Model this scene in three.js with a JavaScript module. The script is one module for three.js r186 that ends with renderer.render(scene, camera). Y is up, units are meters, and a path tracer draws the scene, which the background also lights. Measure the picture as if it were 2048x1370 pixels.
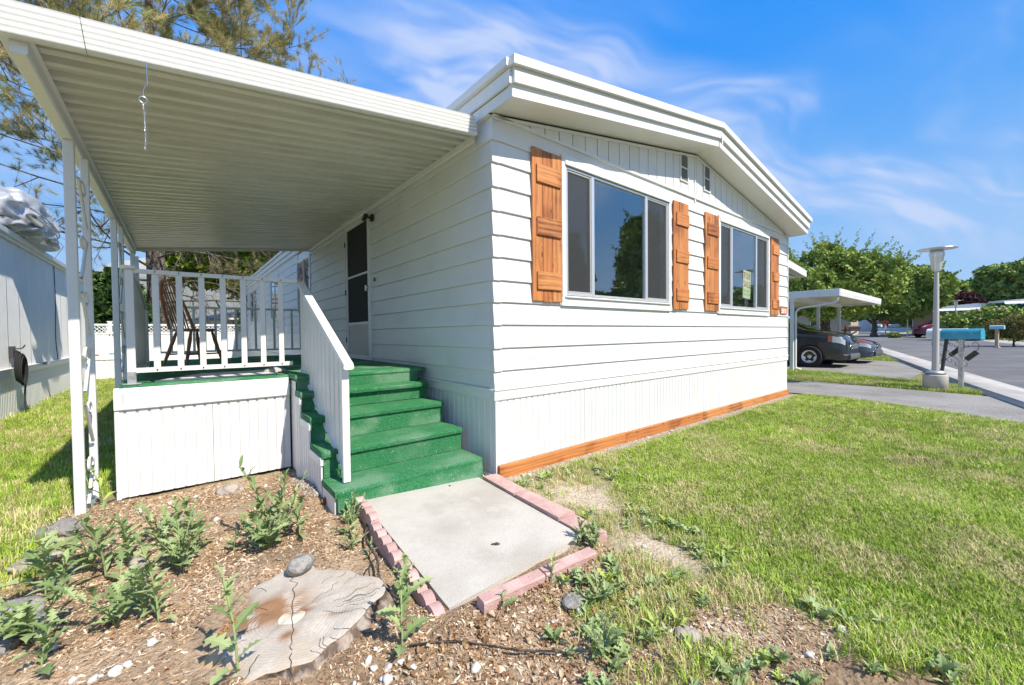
import * as THREE from 'three';
import { mergeGeometries } from 'three/addons/utils/BufferGeometryUtils.js';

// ---------------------------------------------------------------- camera, sky, sun, exposure
const scene = new THREE.Scene();
const V = (x, y, z) => new THREE.Vector3(x, y, z);
const F = 816, CX = 1024, CY = 685;                      // focal length and centre of the photograph, in its pixels
const camDir = (px, py) => V((px - CX) / F, -(py - CY) / F, -1);
const minusZ = camDir(361, 674).normalize();             // vanishing point of the side wall
const axisX = camDir(2028, 657).addScaledVector(minusZ, -camDir(2028, 657).dot(minusZ)).normalize();   // of the front wall
const axisZ = minusZ.clone().negate(), axisY = axisZ.clone().cross(axisX);
const toWorld = (c) => V(axisX.dot(c), axisY.dot(c), axisZ.dot(c));
const CAM = V(-2.092, 1.25, 2.808);
const camera = new THREE.PerspectiveCamera(2 * Math.atan(685 / F) * 180 / Math.PI, 1024 / 685, 0.05, 20000);
camera.position.copy(CAM);
camera.quaternion.setFromRotationMatrix(new THREE.Matrix4().makeBasis(toWorld(V(1, 0, 0)), toWorld(V(0, 1, 0)), toWorld(V(0, 0, 1))));
const rayOf = (px, py) => toWorld(camDir(px, py));

// noise
function rng(seed) { let a = seed >>> 0; return () => { a = (a + 0x6D2B79F5) | 0; let t = Math.imul(a ^ (a >>> 15), 1 | a); t = (t + Math.imul(t ^ (t >>> 7), 61 | t)) ^ t; return ((t ^ (t >>> 14)) >>> 0) / 4294967296; }; }
const RT = new Float32Array(65536); { const r = rng(12345); for (let i = 0; i < 65536; i++) RT[i] = r(); }
const hash = (x, y, s = 0) => RT[((x + Math.imul(s, 7919)) & 255) | (((y + Math.imul(s, 104729)) & 255) << 8)];
function vn(x, y, s = 0, p = 0) {                        // value noise, with a period p when given
  const xi = Math.floor(x), yi = Math.floor(y), fx = x - xi, fy = y - yi, u = fx * fx * (3 - 2 * fx), v = fy * fy * (3 - 2 * fy);
  let x0 = xi, x1 = xi + 1, y0 = yi, y1 = yi + 1; if (p) { x0 = ((x0 % p) + p) % p; x1 = ((x1 % p) + p) % p; y0 = ((y0 % p) + p) % p; y1 = ((y1 % p) + p) % p; }
  const ox = (s * 7919) | 0, oy = (s * 104729) | 0, r0 = ((y0 + oy) & 255) << 8, r1 = ((y1 + oy) & 255) << 8, c0 = (x0 + ox) & 255, c1 = (x1 + ox) & 255;
  const a = RT[c0 | r0], b = RT[c1 | r0], c = RT[c0 | r1], d = RT[c1 | r1];
  return a + (b - a) * u + (c - a) * v + (a - b - c + d) * u * v;
}
function fbm(x, y, o = 4, s = 0, p = 0) { let r = 0, a = .5, n = 0; for (let i = 0; i < o; i++) { r += a * vn(x, y, s + i, p); n += a; a *= .5; x *= 2; y *= 2; p *= 2; } return r / n; }
const sm = (a, b, x) => { const t = Math.min(1, Math.max(0, (x - a) / (b - a))); return t * t * (3 - 2 * t); };
const mix = (a, b, t) => a + (b - a) * t;
const mix3 = (a, b, t) => [mix(a[0], b[0], t), mix(a[1], b[1], t), mix(a[2], b[2], t)];

const SA = 1.1, SB = 7.7;
{ // the sky: deep blue overhead, pale at the horizon, thin streaks of cirrus everywhere
  const w = 2048, h = 1024, data = new Float32Array(w * h * 4);
  for (let j = 0; j < h; j++) {
    const el = ((j + .5) / h - .5) * Math.PI, sy = Math.sin(el), ce = Math.cos(el);
    for (let i = 0; i < w; i++) {
      const az = ((i + .5) / w - .5) * 2 * Math.PI, dx = ce * Math.cos(az), dz = ce * Math.sin(az), k = (j * w + i) * 4;
      const e = Math.max(0, sy);
      let c = mix3([.265, .42, .59], [.21, .375, .59], sm(0, .10, e)); c = mix3(c, [.085, .275, .60], sm(.08, .32, e)); c = mix3(c, [.008, .185, .60], sm(.24, .60, e));
      if (sy > 0) {
        const q = 1 / (e + .30), X = dx * q, Z = dz * q;
        const wx = fbm(X * 1.3 + 3, Z * 1.3, 4, 11) - .5, wz = fbm(X * 1.3, Z * 1.3 + 9, 4, 23) - .5;
        const a = (X * .89 + Z * .45) + wx * .55, b = (-X * .45 + Z * .89) + wz * .45;
        const big = sm(.40, .66, fbm(a * .9 + SA, b * 2.2 + SB, 4, 31));
        const fine = fbm(a * 3.5 + 1, b * 16 + 2 + wx * 6, 5, 41), fib = fbm(a * 9 + 5, b * 38 + wz * 14, 4, 47);
        const wisp = sm(.28, .78, .62 * fine + .38 * fib), veil = sm(.36, .66, fbm(a * 1.7 + 8, b * 3.1 + 2, 4, 53));
        let d = big * (.34 + .8 * wisp) * .78 + veil * (.12 + .6 * wisp * wisp);
        d *= sm(.03, .26, e) * (1 - .55 * sm(.55, .72, e));
        c = mix3(c, [.38, .45, .62], Math.min(.88, d));
      } else c = mix3([.265, .42, .59], [.22, .24, .22], sm(0, .1, -sy));
      data[k] = c[0]; data[k + 1] = c[1]; data[k + 2] = c[2]; data[k + 3] = 1;
    }
  }
  const t = new THREE.DataTexture(data, w, h, THREE.RGBAFormat, THREE.FloatType);
  t.mapping = THREE.EquirectangularReflectionMapping; t.magFilter = t.minFilter = THREE.LinearFilter; t.wrapS = THREE.RepeatWrapping; t.needsUpdate = true;
  scene.background = t; scene.environment = t;
  scene.backgroundIntensity = 1; scene.environmentIntensity = 1;
}
const sun = new THREE.DirectionalLight(new THREE.Color(1, .925, .80), 4.4);
sun.position.set(6, 33, 28.7); sun.target.position.set(1, 0, 0);
sun.castShadow = true; sun.shadow.mapSize.set(4096, 4096); sun.shadow.radius = 1;
Object.assign(sun.shadow.camera, { left: -25, right: 45, top: 30, bottom: -30, near: 1, far: 120 });
scene.add(sun, sun.target);
const renderer = new THREE.WebGLRenderer({ antialias: true });
renderer.setSize(1024, 685);
renderer.toneMapping = THREE.LinearToneMapping;
renderer.toneMappingExposure = 1.6;
renderer.shadowMap.enabled = true; renderer.shadowMap.type = THREE.PCFSoftShadowMap;

// ---------------------------------------------------------------- textures and materials
const enc = (v) => Math.round(255 * Math.min(1, Math.max(0, v <= .0031308 ? v * 12.92 : 1.055 * Math.pow(v, 1 / 2.4) - .055)));
function tex(n, size, fn, colour = true) {               // n x n pixels over size metres; fn(u, v) gives linear [r,g,b] or a grey
  const d = new Uint8Array(n * n * 4);
  for (let j = 0; j < n; j++) for (let i = 0; i < n; i++) {
    const c = fn((i + .5) / n, (j + .5) / n), k = (j * n + i) * 4;
    if (colour) { d[k] = enc(c[0]); d[k + 1] = enc(c[1]); d[k + 2] = enc(c[2]); } else d[k] = d[k + 1] = d[k + 2] = Math.round(255 * Math.min(1, Math.max(0, c)));
    d[k + 3] = 255;
  }
  const t = new THREE.DataTexture(d, n, n); t.wrapS = t.wrapT = THREE.RepeatWrapping; t.magFilter = THREE.LinearFilter; t.minFilter = THREE.LinearMipmapLinearFilter; t.generateMipmaps = true;
  if (colour) t.colorSpace = THREE.SRGBColorSpace; t.repeat.set(1 / size, 1 / size); t.needsUpdate = true; return t;
}
const lin = (r, g, b) => new THREE.Color().setRGB(r, g, b);
const std = (r, g, b, rough = .6, o = {}) => new THREE.MeshStandardMaterial({ color: lin(r, g, b), roughness: rough, ...o });
const N = (u, v, k, o, s) => fbm(u * k, v * k, o, s, k);   // tiling noise
const paintDirt = (base, dirt, amount, s) => tex(512, 1.7, (u, v) => { const g = N(u, v, 4, 5, s), f = N(u, v, 48, 2, s + 9); const t = sm(.52, .85, g) * amount + Math.max(0, f - .62) * amount * 1.2; return mix3(base, dirt, Math.min(1, t)); });
const fineBump = tex(256, .35, (u, v) => N(u, v, 24, 3, 3), false);
const M = {};
M.siding = std(1, 1, 1, .42, { map: paintDirt([.72, .72, .705], [.46, .44, .40], .18, 5), bumpMap: tex(512, .9, (u, v) => .6 * fbm(u * 6, v * 80, 3, 8, 6) + .4 * N(u, v, 7, 3, 4), false), bumpScale: .0011 });
M.trim = std(1, 1, 1, .45, { map: paintDirt([.75, .75, .735], [.45, .42, .36], .22, 15), bumpMap: fineBump, bumpScale: .0006 });
M.metal = std(1, 1, 1, .36, { map: paintDirt([.80, .80, .77], [.42, .38, .30], .30, 25), bumpMap: fineBump, bumpScale: .0005 });
M.pan = std(1, 1, 1, .24, { map: tex(512, 2.3, (u, v) => { const s = fbm(u * 3, v * 30, 4, 77, 3), g = N(u, v, 6, 4, 78); return mix3([.72, .72, .66], [.54, .53, .45], sm(.45, .8, s) * .45 + sm(.55, .8, g) * .25); }), bumpMap: fineBump, bumpScale: .0005 });
M.railing = std(1, 1, 1, .42, { map: paintDirt([.76, .755, .72], [.42, .39, .32], .30, 35), bumpMap: fineBump, bumpScale: .0005 });
M.vinyl = std(.78, .78, .76, .5);
M.aluminium = std(.72, .73, .74, .32, { metalness: .55 });
M.chrome = std(.75, .76, .78, .16, { metalness: 1 });
M.galvanised = std(1, 1, 1, .45, { metalness: .7, map: tex(256, .4, (u, v) => { const g = N(u, v, 12, 4, 91); return mix3([.52, .53, .53], [.34, .34, .33], sm(.3, .75, g)); }) });
M.black = std(.015, .015, .016, .35);
M.rubber = std(.018, .018, .018, .85);
M.darkSteel = std(.05, .05, .05, .5);
M.gap = std(.03, .03, .028, .9);
function woodTex(light, dark, s, knots = true) {
  return tex(512, 1.2, (u, v) => {
    const w = (fbm(u * 2, v * 9, 3, s, 2) - .5) * .5; let kn = 0, wob = 0;
    if (knots) for (let i = 0; i < 5; i++) { const kx = hash(i, s, 1), ky = hash(i, s, 2); let dx = Math.abs(u - kx), dy = Math.abs(v - ky); dx = Math.min(dx, 1 - dx); dy = Math.min(dy, 1 - dy); const r = Math.hypot(dx * 1.2, dy * 3.2); wob += .35 * Math.exp(-r * r * 260); kn = Math.max(kn, 1 - sm(.012, .032, r)); }
    const ring = Math.sin((v * 26 + w * 5 + wob * 9) * 6.283) * .5 + .5, fine = fbm(u * 5, v * 120, 3, s + 4, 5), blot = N(u, v, 4, 4, s + 7);
    return mix3(light, dark, Math.min(1, .42 * Math.pow(ring, 2.6) * (.25 + blot) + .38 * fine * fine + .42 * sm(.48, .8, blot) + .75 * kn));
  });
}
M.stain = [0, 1, 2].map((i) => std(1, 1, 1, .55, { map: woodTex([[.60, .235, .070], [.54, .20, .058], [.64, .27, .085]][i], [.17, .046, .012], 100 + i * 13), bumpMap: tex(256, .6, (u, v) => fbm(u * 3, v * 60, 3, 120 + i, 3), false), bumpScale: .0022 }));
M.chairWood = std(1, 1, 1, .38, { map: woodTex([.40, .17, .075], [.17, .06, .025], 170, false) });
M.paleWood = std(1, 1, 1, .7, { map: woodTex([.50, .38, .26], [.30, .20, .12], 180, false) });
const turfMap = tex(512, .8, (u, v) => { const f = fbm(u * 128, v * 128, 2, 61, 128), g = N(u, v, 3, 5, 62), c = N(u, v, 40, 2, 66); let k = mix3([.018, .12, .042], [.055, .33, .125], f); k = mix3(k, [.22, .38, .25], sm(.44, .76, g) * .65); if (c > .86) k = mix3(k, [.5, .45, .3], .6); return k; });
M.turf = std(1, 1, 1, .95, { map: turfMap, bumpMap: tex(512, .35, (u, v) => fbm(u * 96, v * 96, 2, 63, 96), false), bumpScale: .009 });
M.turfFibre = std(.02, .25, .07, .85);
M.concrete = std(1, 1, 1, .92, { map: tex(1024, 1.6, (u, v) => { const g = N(u, v, 5, 6, 71), f = N(u, v, 180, 2, 72), b = N(u, v, 14, 4, 73); let c = mix3([.51, .475, .42], [.405, .37, .32], sm(.32, .78, g)); c = mix3(c, [.36, .335, .30], sm(.68, .9, f) * .6); c = mix3(c, [.52, .50, .46], sm(.62, .8, b) * .4); return c; }), bumpMap: tex(512, .5, (u, v) => .5 * N(u, v, 90, 2, 74) + .5 * N(u, v, 12, 4, 75), false), bumpScale: .0035 });
M.kerbConcrete = std(1, 1, 1, .92, { map: tex(512, 3, (u, v) => { const g = N(u, v, 5, 6, 81), f = N(u, v, 120, 2, 82); return mix3(mix3([.45, .42, .38], [.33, .305, .275], sm(.35, .75, g)), [.22, .2, .18], sm(.7, .9, f) * .5); }) });
M.asphalt = std(1, 1, 1, .93, { map: tex(1024, 5, (u, v) => { const g = N(u, v, 5, 5, 83), f = N(u, v, 256, 2, 84); return mix3(mix3([.115, .112, .112], [.165, .16, .157], sm(.3, .75, g)), [.30, .29, .28], sm(.62, .85, f) * .6); }), bumpMap: tex(256, .5, (u, v) => N(u, v, 64, 2, 85), false), bumpScale: .004 });
M.drive = std(1, 1, 1, .95, { map: tex(1024, 3.5, (u, v) => { const g = N(u, v, 6, 5, 86), f = N(u, v, 200, 2, 87), st = N(u, v, 3, 4, 88); return mix3(mix3(mix3([.27, .255, .235], [.20, .19, .175], sm(.3, .75, g)), [.40, .38, .35], sm(.6, .85, f) * .7), [.12, .11, .10], sm(.66, .8, st) * .6); }), bumpMap: tex(256, .5, (u, v) => N(u, v, 50, 2, 89), false), bumpScale: .006 });
M.pinkBlock = std(1, 1, 1, .95, { map: tex(512, .5, (u, v) => { const g = N(u, v, 6, 5, 92), f = N(u, v, 150, 2, 93); return mix3(mix3([.60, .40, .36], [.48, .30, .27], sm(.3, .75, g)), mix3([.62, .40, .36], [.25, .11, .10], f), sm(.55, .9, Math.abs(f - .5) * 2) * .5); }), bumpMap: tex(256, .2, (u, v) => N(u, v, 48, 3, 94), false), bumpScale: .004 });
M.stone = [[.32, .30, .275], [.42, .36, .30], [.25, .23, .21]].map((c, i) => std(1, 1, 1, .85, { map: tex(256, .25, (u, v) => mix3(c, c.map((q) => q * .55), sm(.35, .8, N(u, v, 6, 5, 95 + i)))), bumpMap: tex(256, .15, (u, v) => N(u, v, 9, 5, 99), false), bumpScale: .012 }));
M.whiteRock = std(1, 1, 1, .85, { map: tex(256, .2, (u, v) => mix3([.52, .50, .46], [.33, .30, .25], sm(.5, .85, N(u, v, 6, 4, 98)))) });
M.bark = std(1, 1, 1, .95, { map: tex(512, .6, (u, v) => { const r = fbm(u * 16, v * 5, 4, 130, 16), f = N(u, v, 40, 2, 131); return mix3(mix3([.20, .155, .125], [.055, .042, .035], sm(.4, .62, r)), [.30, .26, .23], sm(.6, .9, f) * .4); }), bumpMap: tex(512, .6, (u, v) => fbm(u * 16, v * 5, 4, 130, 16), false), bumpScale: .03 });
M.glass = new THREE.MeshPhysicalMaterial({ color: lin(.93, .96, .96), roughness: .02, transmission: 1, thickness: 0, ior: 2.5 });
M.carGlass = new THREE.MeshPhysicalMaterial({ color: lin(.03, .04, .045), roughness: .04, clearcoat: 1 });
M.screen = std(.06, .063, .066, .8, { transparent: true, opacity: .36 });
M.doorScreen = std(.02, .02, .02, .85);
M.interior = std(.42, .41, .39, .9);
M.leaf = (r, g, b, t = .3) => new THREE.MeshPhysicalMaterial({ color: lin(r, g, b), roughness: .7, specularIntensity: .35, transmission: t, thickness: 0, side: THREE.DoubleSide });

// ---------------------------------------------------------------- geometry helpers (metres; uv in metres)
function uvm(g, along = 'u') {                            // box-projected uv in metres; for planks the grain (texture u) follows x, y or z
  const src = g.index ? g.toNonIndexed() : g, p = src.attributes.position, n = p.count, uv = new Float32Array(n * 2);
  const a = V(0, 0, 0), b = V(0, 0, 0), c = V(0, 0, 0);
  for (let i = 0; i < n; i += 3) {
    a.fromBufferAttribute(p, i); b.fromBufferAttribute(p, i + 1).sub(a); c.fromBufferAttribute(p, i + 2).sub(a); b.cross(c);
    const ax = Math.abs(b.x), ay = Math.abs(b.y), az = Math.abs(b.z), m = ax > ay && ax > az ? 0 : ay > az ? 1 : 2;
    for (let k = i; k < i + 3; k++) {
      const x = p.getX(k), y = p.getY(k), z = p.getZ(k); let u, v;
      if (along === 'y') { u = y; v = m === 0 ? z : x + (m === 1 ? z : 0); } else if (along === 'x') { u = x; v = m === 1 ? z : y; if (m === 0) u = z; } else if (along === 'z') { u = z; v = m === 1 ? x : y; if (m === 2) u = x; }
      else { u = m === 0 ? z : x; v = m === 1 ? z : y; }
      uv[2 * k] = u; uv[2 * k + 1] = v;
    }
  }
  src.setAttribute('uv', new THREE.BufferAttribute(uv, 2)); if (!src.attributes.normal) src.computeVertexNormals();
  return src;
}
function shiftUV(g, du, dv) { const u = g.attributes.uv; for (let i = 0; i < u.count; i++) u.setXY(i, u.getX(i) + du, u.getY(i) + dv); return g; }
function tri(list) { const g = new THREE.BufferGeometry(); g.setAttribute('position', new THREE.Float32BufferAttribute(list, 3)); g.computeVertexNormals(); return g; }
function prism(pts, a, b, map, along) {                   // a closed polygon pts [[p,q]...] swept from a to b; map(p,q,t) -> [x,y,z]
  const out = [], n = pts.length, P = (p, t) => map(p[0], p[1], t);
  for (let i = 0; i < n; i++) { const p = pts[i], q = pts[(i + 1) % n]; out.push(...P(p, a), ...P(q, a), ...P(q, b), ...P(p, a), ...P(q, b), ...P(p, b)); }
  const faces = THREE.ShapeUtils.triangulateShape(pts.map((p) => new THREE.Vector2(p[0], p[1])), []);
  for (const f of faces) { out.push(...P(pts[f[2]], a), ...P(pts[f[1]], a), ...P(pts[f[0]], a)); out.push(...P(pts[f[0]], b), ...P(pts[f[1]], b), ...P(pts[f[2]], b)); }
  return uvm(tri(out), along);
}
const alongX = (pts, x0, x1, al = 'x') => prism(pts, x0, x1, (z, y, t) => [t, y, z], al);        // pts (z, y)
const alongY = (pts, y0, y1, al = 'y') => prism(pts, y0, y1, (x, z, t) => [x, t, z], al);        // pts (x, z)
const alongZ = (pts, z0, z1, al = 'z') => prism(pts, z0, z1, (x, y, t) => [x, y, t], al);        // pts (x, y)
function box(x0, x1, y0, y1, z0, z1, c = .003, al) {     // chamfered box
  const w = [x1 - x0, y1 - y0, z1 - z0].map(Math.abs); c = Math.min(c, ...w.map((q) => q * .3));
  const X = [Math.min(x0, x1), Math.max(x0, x1)], Y = [Math.min(y0, y1), Math.max(y0, y1)], Z = [Math.min(z0, z1), Math.max(z0, z1)], out = [];
  const pt = (i, j, k, ax) => [X[i] + (ax === 0 ? 0 : (i ? -c : c)), Y[j] + (ax === 1 ? 0 : (j ? -c : c)), Z[k] + (ax === 2 ? 0 : (k ? -c : c))];
  const mid = [(X[0] + X[1]) / 2, (Y[0] + Y[1]) / 2, (Z[0] + Z[1]) / 2];
  const put = (a, b, d) => { const u = [b[0] - a[0], b[1] - a[1], b[2] - a[2]], v = [d[0] - a[0], d[1] - a[1], d[2] - a[2]]; const n = [u[1] * v[2] - u[2] * v[1], u[2] * v[0] - u[0] * v[2], u[0] * v[1] - u[1] * v[0]];
    const s = n[0] * (a[0] - mid[0]) + n[1] * (a[1] - mid[1]) + n[2] * (a[2] - mid[2]); s > 0 ? out.push(...a, ...b, ...d) : out.push(...a, ...d, ...b); };
  const quad = (a, b, d, e) => { put(a, b, d); put(a, d, e); };
  for (const s of [0, 1]) { quad(pt(s, 0, 0, 0), pt(s, 1, 0, 0), pt(s, 1, 1, 0), pt(s, 0, 1, 0)); quad(pt(0, s, 0, 1), pt(1, s, 0, 1), pt(1, s, 1, 1), pt(0, s, 1, 1)); quad(pt(0, 0, s, 2), pt(1, 0, s, 2), pt(1, 1, s, 2), pt(0, 1, s, 2)); }
  for (const i of [0, 1]) for (const j of [0, 1]) { quad(pt(i, j, 0, 0), pt(i, j, 1, 0), pt(i, j, 1, 1), pt(i, j, 0, 1)); quad(pt(i, 0, j, 0), pt(i, 1, j, 0), pt(i, 1, j, 2), pt(i, 0, j, 2)); quad(pt(0, i, j, 1), pt(1, i, j, 1), pt(1, i, j, 2), pt(0, i, j, 2)); }
  for (const i of [0, 1]) for (const j of [0, 1]) for (const k of [0, 1]) put(pt(i, j, k, 0), pt(i, j, k, 1), pt(i, j, k, 2));
  return uvm(tri(out), al);
}
const merge = (l) => mergeGeometries(l.map((g) => { const q = g.index ? g.toNonIndexed() : g; for (const k of Object.keys(q.attributes)) if (!['position', 'normal', 'uv'].includes(k)) q.deleteAttribute(k); if (!q.attributes.uv) q.setAttribute('uv', new THREE.Float32BufferAttribute(new Float32Array(q.attributes.position.count * 2), 2)); return q; }));
function tube(pts, r, seg = 6, tub = 0, closed = false) { const c = new THREE.CatmullRomCurve3(pts.map((p) => (p.isVector3 ? p : V(...p))), closed); return new THREE.TubeGeometry(c, tub || pts.length * 3, r, seg, closed).toNonIndexed(); }
function taper(a, b, ra, rb, seg = 6, open = false) {                   // a tapered bar between two points
  const d = V(...b).sub(V(...a)), g = new THREE.CylinderGeometry(rb, ra, d.length(), seg, 1, open).toNonIndexed();
  g.applyQuaternion(new THREE.Quaternion().setFromUnitVectors(V(0, 1, 0), d.clone().normalize())); g.translate((a[0] + b[0]) / 2, (a[1] + b[1]) / 2, (a[2] + b[2]) / 2); return g;
}
const lathe = (pts, seg = 20) => new THREE.LatheGeometry(pts.map((p) => new THREE.Vector2(p[0], p[1])), seg).toNonIndexed();
const cyl = (r0, r1, h, seg = 16) => new THREE.CylinderGeometry(r1, r0, h, seg).toNonIndexed();

// ---------------------------------------------------------------- scene graph helpers
const used = {};
function numbered(n) { const k = (used[n] = (used[n] || 0) + 1); return k === 1 ? n : n + '_' + String(k - 1).padStart(3, '0'); }
function shadow(o) { o.castShadow = true; o.receiveShadow = true; return o; }
function thing(name, label, category, pos = [0, 0, 0], turn = 0, group) {
  const o = new THREE.Group(); o.name = numbered(name); o.position.set(...pos); o.rotation.y = turn; o.userData = { label, category }; if (group) o.userData.group = group; scene.add(o); return o;
}
function part(parent, name, geo, mat, pos, turn) { const m = shadow(new THREE.Mesh(geo, mat)); m.name = name; if (pos) m.position.set(...pos); if (turn) m.rotation.set(...turn); parent.add(m); return m; }
function one(name, geo, mat, label, category, group) { const m = shadow(new THREE.Mesh(geo, mat)); m.name = numbered(name); m.userData = { label, category }; if (group) m.userData.group = group; scene.add(m); return m; }
function setting(name, geo, mat) { const m = shadow(new THREE.Mesh(geo, mat)); m.name = numbered(name); m.userData.kind = 'structure'; scene.add(m); return m; }
function copy(o, pos, turn, label) { const c = o.clone(); c.name = numbered(o.name.replace(/_\d\d\d$/, '')); c.userData = { ...o.userData }; if (label) c.userData.label = label; c.position.set(...pos); c.rotation.y = turn; scene.add(c); return c; }
function stuff(name, geo, mat, mats, cols, label, category, parent) {
  const m = shadow(new THREE.InstancedMesh(geo, mat, mats.length)); m.name = parent ? name : numbered(name); mats.forEach((q, i) => m.setMatrixAt(i, q)); if (cols) cols.forEach((c, i) => m.setColorAt(i, c));
  m.userData.kind = 'stuff'; if (label) { m.userData.label = label; m.userData.category = category; } (parent || scene).add(m); return m;
}
const mat4 = (x, y, z, rx, ry, rz, s, sy = s) => new THREE.Matrix4().compose(V(x, y, z), new THREE.Quaternion().setFromEuler(new THREE.Euler(rx, ry, rz, 'YXZ')), V(s, sy, s));

// ---------------------------------------------------------------- terrain, street, drives
const rise = (x) => { const t = Math.max(0, x - 9); return t < 4 ? .0015 * t * t : .012 * (t - 2); };
const bed = (x, z) => sm(.25, -.35, x - .12 + .25 * Math.sin(z * 1.3)) * sm(-1.9, -1.2, z) * sm(-3.1, -2.5, x);      // 1 on the bare planting bed
const bareSoil = (x, z) => Math.min(1, 1.3 * (Math.exp(-(((x - .28) / .28) ** 2 + ((z - .72) / .42) ** 2)) + .9 * Math.exp(-(((x - .02) / .16) ** 2 + ((z - 1.5) / .26) ** 2)) + .8 * Math.exp(-(((x + .32) / .2) ** 2 + ((z - 2.05) / .16) ** 2))));
function gy(x, z) {
  let y = rise(x);
  if (x > -8 && x < 12 && z > -16 && z < 8) {
    const b = bed(x, z); y += b * ((fbm(x * 2.2, z * 2.2, 3, 201) - .45) * .10 + (fbm(x * 11, z * 11, 2, 207) - .5) * .022);
    y += .045 * Math.exp(-((x + 2.17) ** 2 + (z - .78) ** 2) / .07) + .06 * Math.exp(-((x + 2.0) ** 2 + (z - 1.16) ** 2) / .03) + .05 * Math.exp(-((x + 1.75) ** 2 + (z - .38) ** 2) / .05) + .07 * Math.exp(-((x + 1.42) ** 2 + (z + .55) ** 2) / .12) + (1 - b) * (fbm(x * .8, z * .8, 2, 211) - .5) * .05 * sm(7.2, 5, x) * sm(.0, .4, Math.max(z, -2.7 - x));
  }
  return y;
}
const edgeGrid = (fine0, fine1, step, far, growth) => { const a = []; let s = step, v = fine1; const up = []; while (v < far) { s *= growth; v += s; up.push(v); } s = step; v = fine0; const dn = []; while (v > -far) { s *= growth; v -= s; dn.unshift(v); } for (v = fine0; v <= fine1 + 1e-6; v += step) a.push(v); return [...dn, ...a, ...up]; };
{
  const xs = edgeGrid(-3.4, 1.6, .035, 3600, 1.12), zs = edgeGrid(-2.2, 3.4, .035, 3600, 1.12), pos = [], col = [], uv = [], idx = [];
  const soil = [.46, .335, .225], soil2 = [.29, .195, .12], sand = [.56, .46, .345], thatch = [.19, .20, .055], thatch2 = [.31, .27, .11], field = [.18, .20, .06];
  zs.forEach((z) => xs.forEach((x) => {
    pos.push(x, gy(x, z), z); uv.push(x, z);
    const near = Math.hypot(x, z) < 60, b = near ? bed(x, z) : 0; let c = near ? mix3(thatch, thatch2, fbm(x * 1.7, z * 1.7, 3, 221)) : field;
    if (near) {
      const s = mix3(soil, soil2, sm(.35, .65, fbm(x * 3.1, z * 3.1, 4, 225))); c = mix3(c, s, b);
      c = mix3(c, sand, bareSoil(x, z));
      if (z > -.02 && z < .24 && x > -.2 && x < 7.2) c = mix3(c, [.50, .44, .36], .8 * sm(.24, .1, z + .08 * fbm(x * 5, z * 5, 2, 9)));
    }
    col.push(...c);
  }));
  const nx = xs.length; for (let j = 0; j < zs.length - 1; j++) for (let i = 0; i < nx - 1; i++) { const a = j * nx + i, b = a + 1, c = a + nx, d = c + 1; idx.push(a, c, b, b, c, d); }
  const g = new THREE.BufferGeometry(); g.setAttribute('position', new THREE.Float32BufferAttribute(pos, 3)); g.setAttribute('color', new THREE.Float32BufferAttribute(col, 3)); g.setAttribute('uv', new THREE.Float32BufferAttribute(uv, 2)); g.setIndex(idx); g.computeVertexNormals();
  const m = std(1, 1, 1, 1, { vertexColors: true, map: tex(1024, 1.3, (u, v) => { const f = N(u, v, 110, 3, 231), g2 = N(u, v, 24, 4, 232), k = .45 + .75 * f * (.55 + g2); return [k, k * (.97 + .06 * g2), k * (.92 + .1 * f)]; }), bumpMap: tex(512, .4, (u, v) => N(u, v, 30, 4, 233), false), bumpScale: .012 });
  setting('ground', g, m);
}
const SD = [.965, -.262], SN = [.262, .965], SO = [11.17, 2.94];
const st = (s, n) => [SO[0] + SD[0] * s + SN[0] * n, SO[1] + SD[1] * s + SN[1] * n];
function strip(name, rows, mat, lift) {                  // rows: list of polylines of equal length, as a draped sheet
  const pos = [], uv = [], idx = [], n = rows[0].length;
  rows.forEach((r) => r.forEach(([x, z, dy = 0]) => { pos.push(x, rise(x) + lift + dy, z); uv.push(x, z); }));
  for (let j = 0; j < rows.length - 1; j++) for (let i = 0; i < n - 1; i++) { const a = j * n + i, b = a + 1, c = a + n, d = c + 1; idx.push(a, c, b, b, c, d); }
  const g = new THREE.BufferGeometry(); g.setAttribute('position', new THREE.Float32BufferAttribute(pos, 3)); g.setAttribute('uv', new THREE.Float32BufferAttribute(uv, 2)); g.setIndex(idx); g.computeVertexNormals();
  return setting(name, g, mat);
}
const run = (n, s0 = -60, s1 = 150, dy = 0) => { const r = []; for (let s = s0; s <= s1; s += 1) r.push([...st(s, n), dy]); return r; };
strip('street', [run(6.5), run(5), run(3.2), run(1.5), run(-.05)], M.asphalt, .012);
strip('kerb', [run(0, -60, 150, .004), run(-.22, -60, 150, .02), run(-.38, -60, 150, .075), run(-.82, -60, 150, .085), run(-.84, -60, 150, -.05)], M.kerbConcrete, .016);
strip('kerb', [run(7.25, -60, 150, -.05), run(7.23, -60, 150, .085), run(6.75, -60, 150, .075), run(6.6, -60, 150, .02), run(6.45, -60, 150, .004)], M.kerbConcrete, .016);
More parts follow.
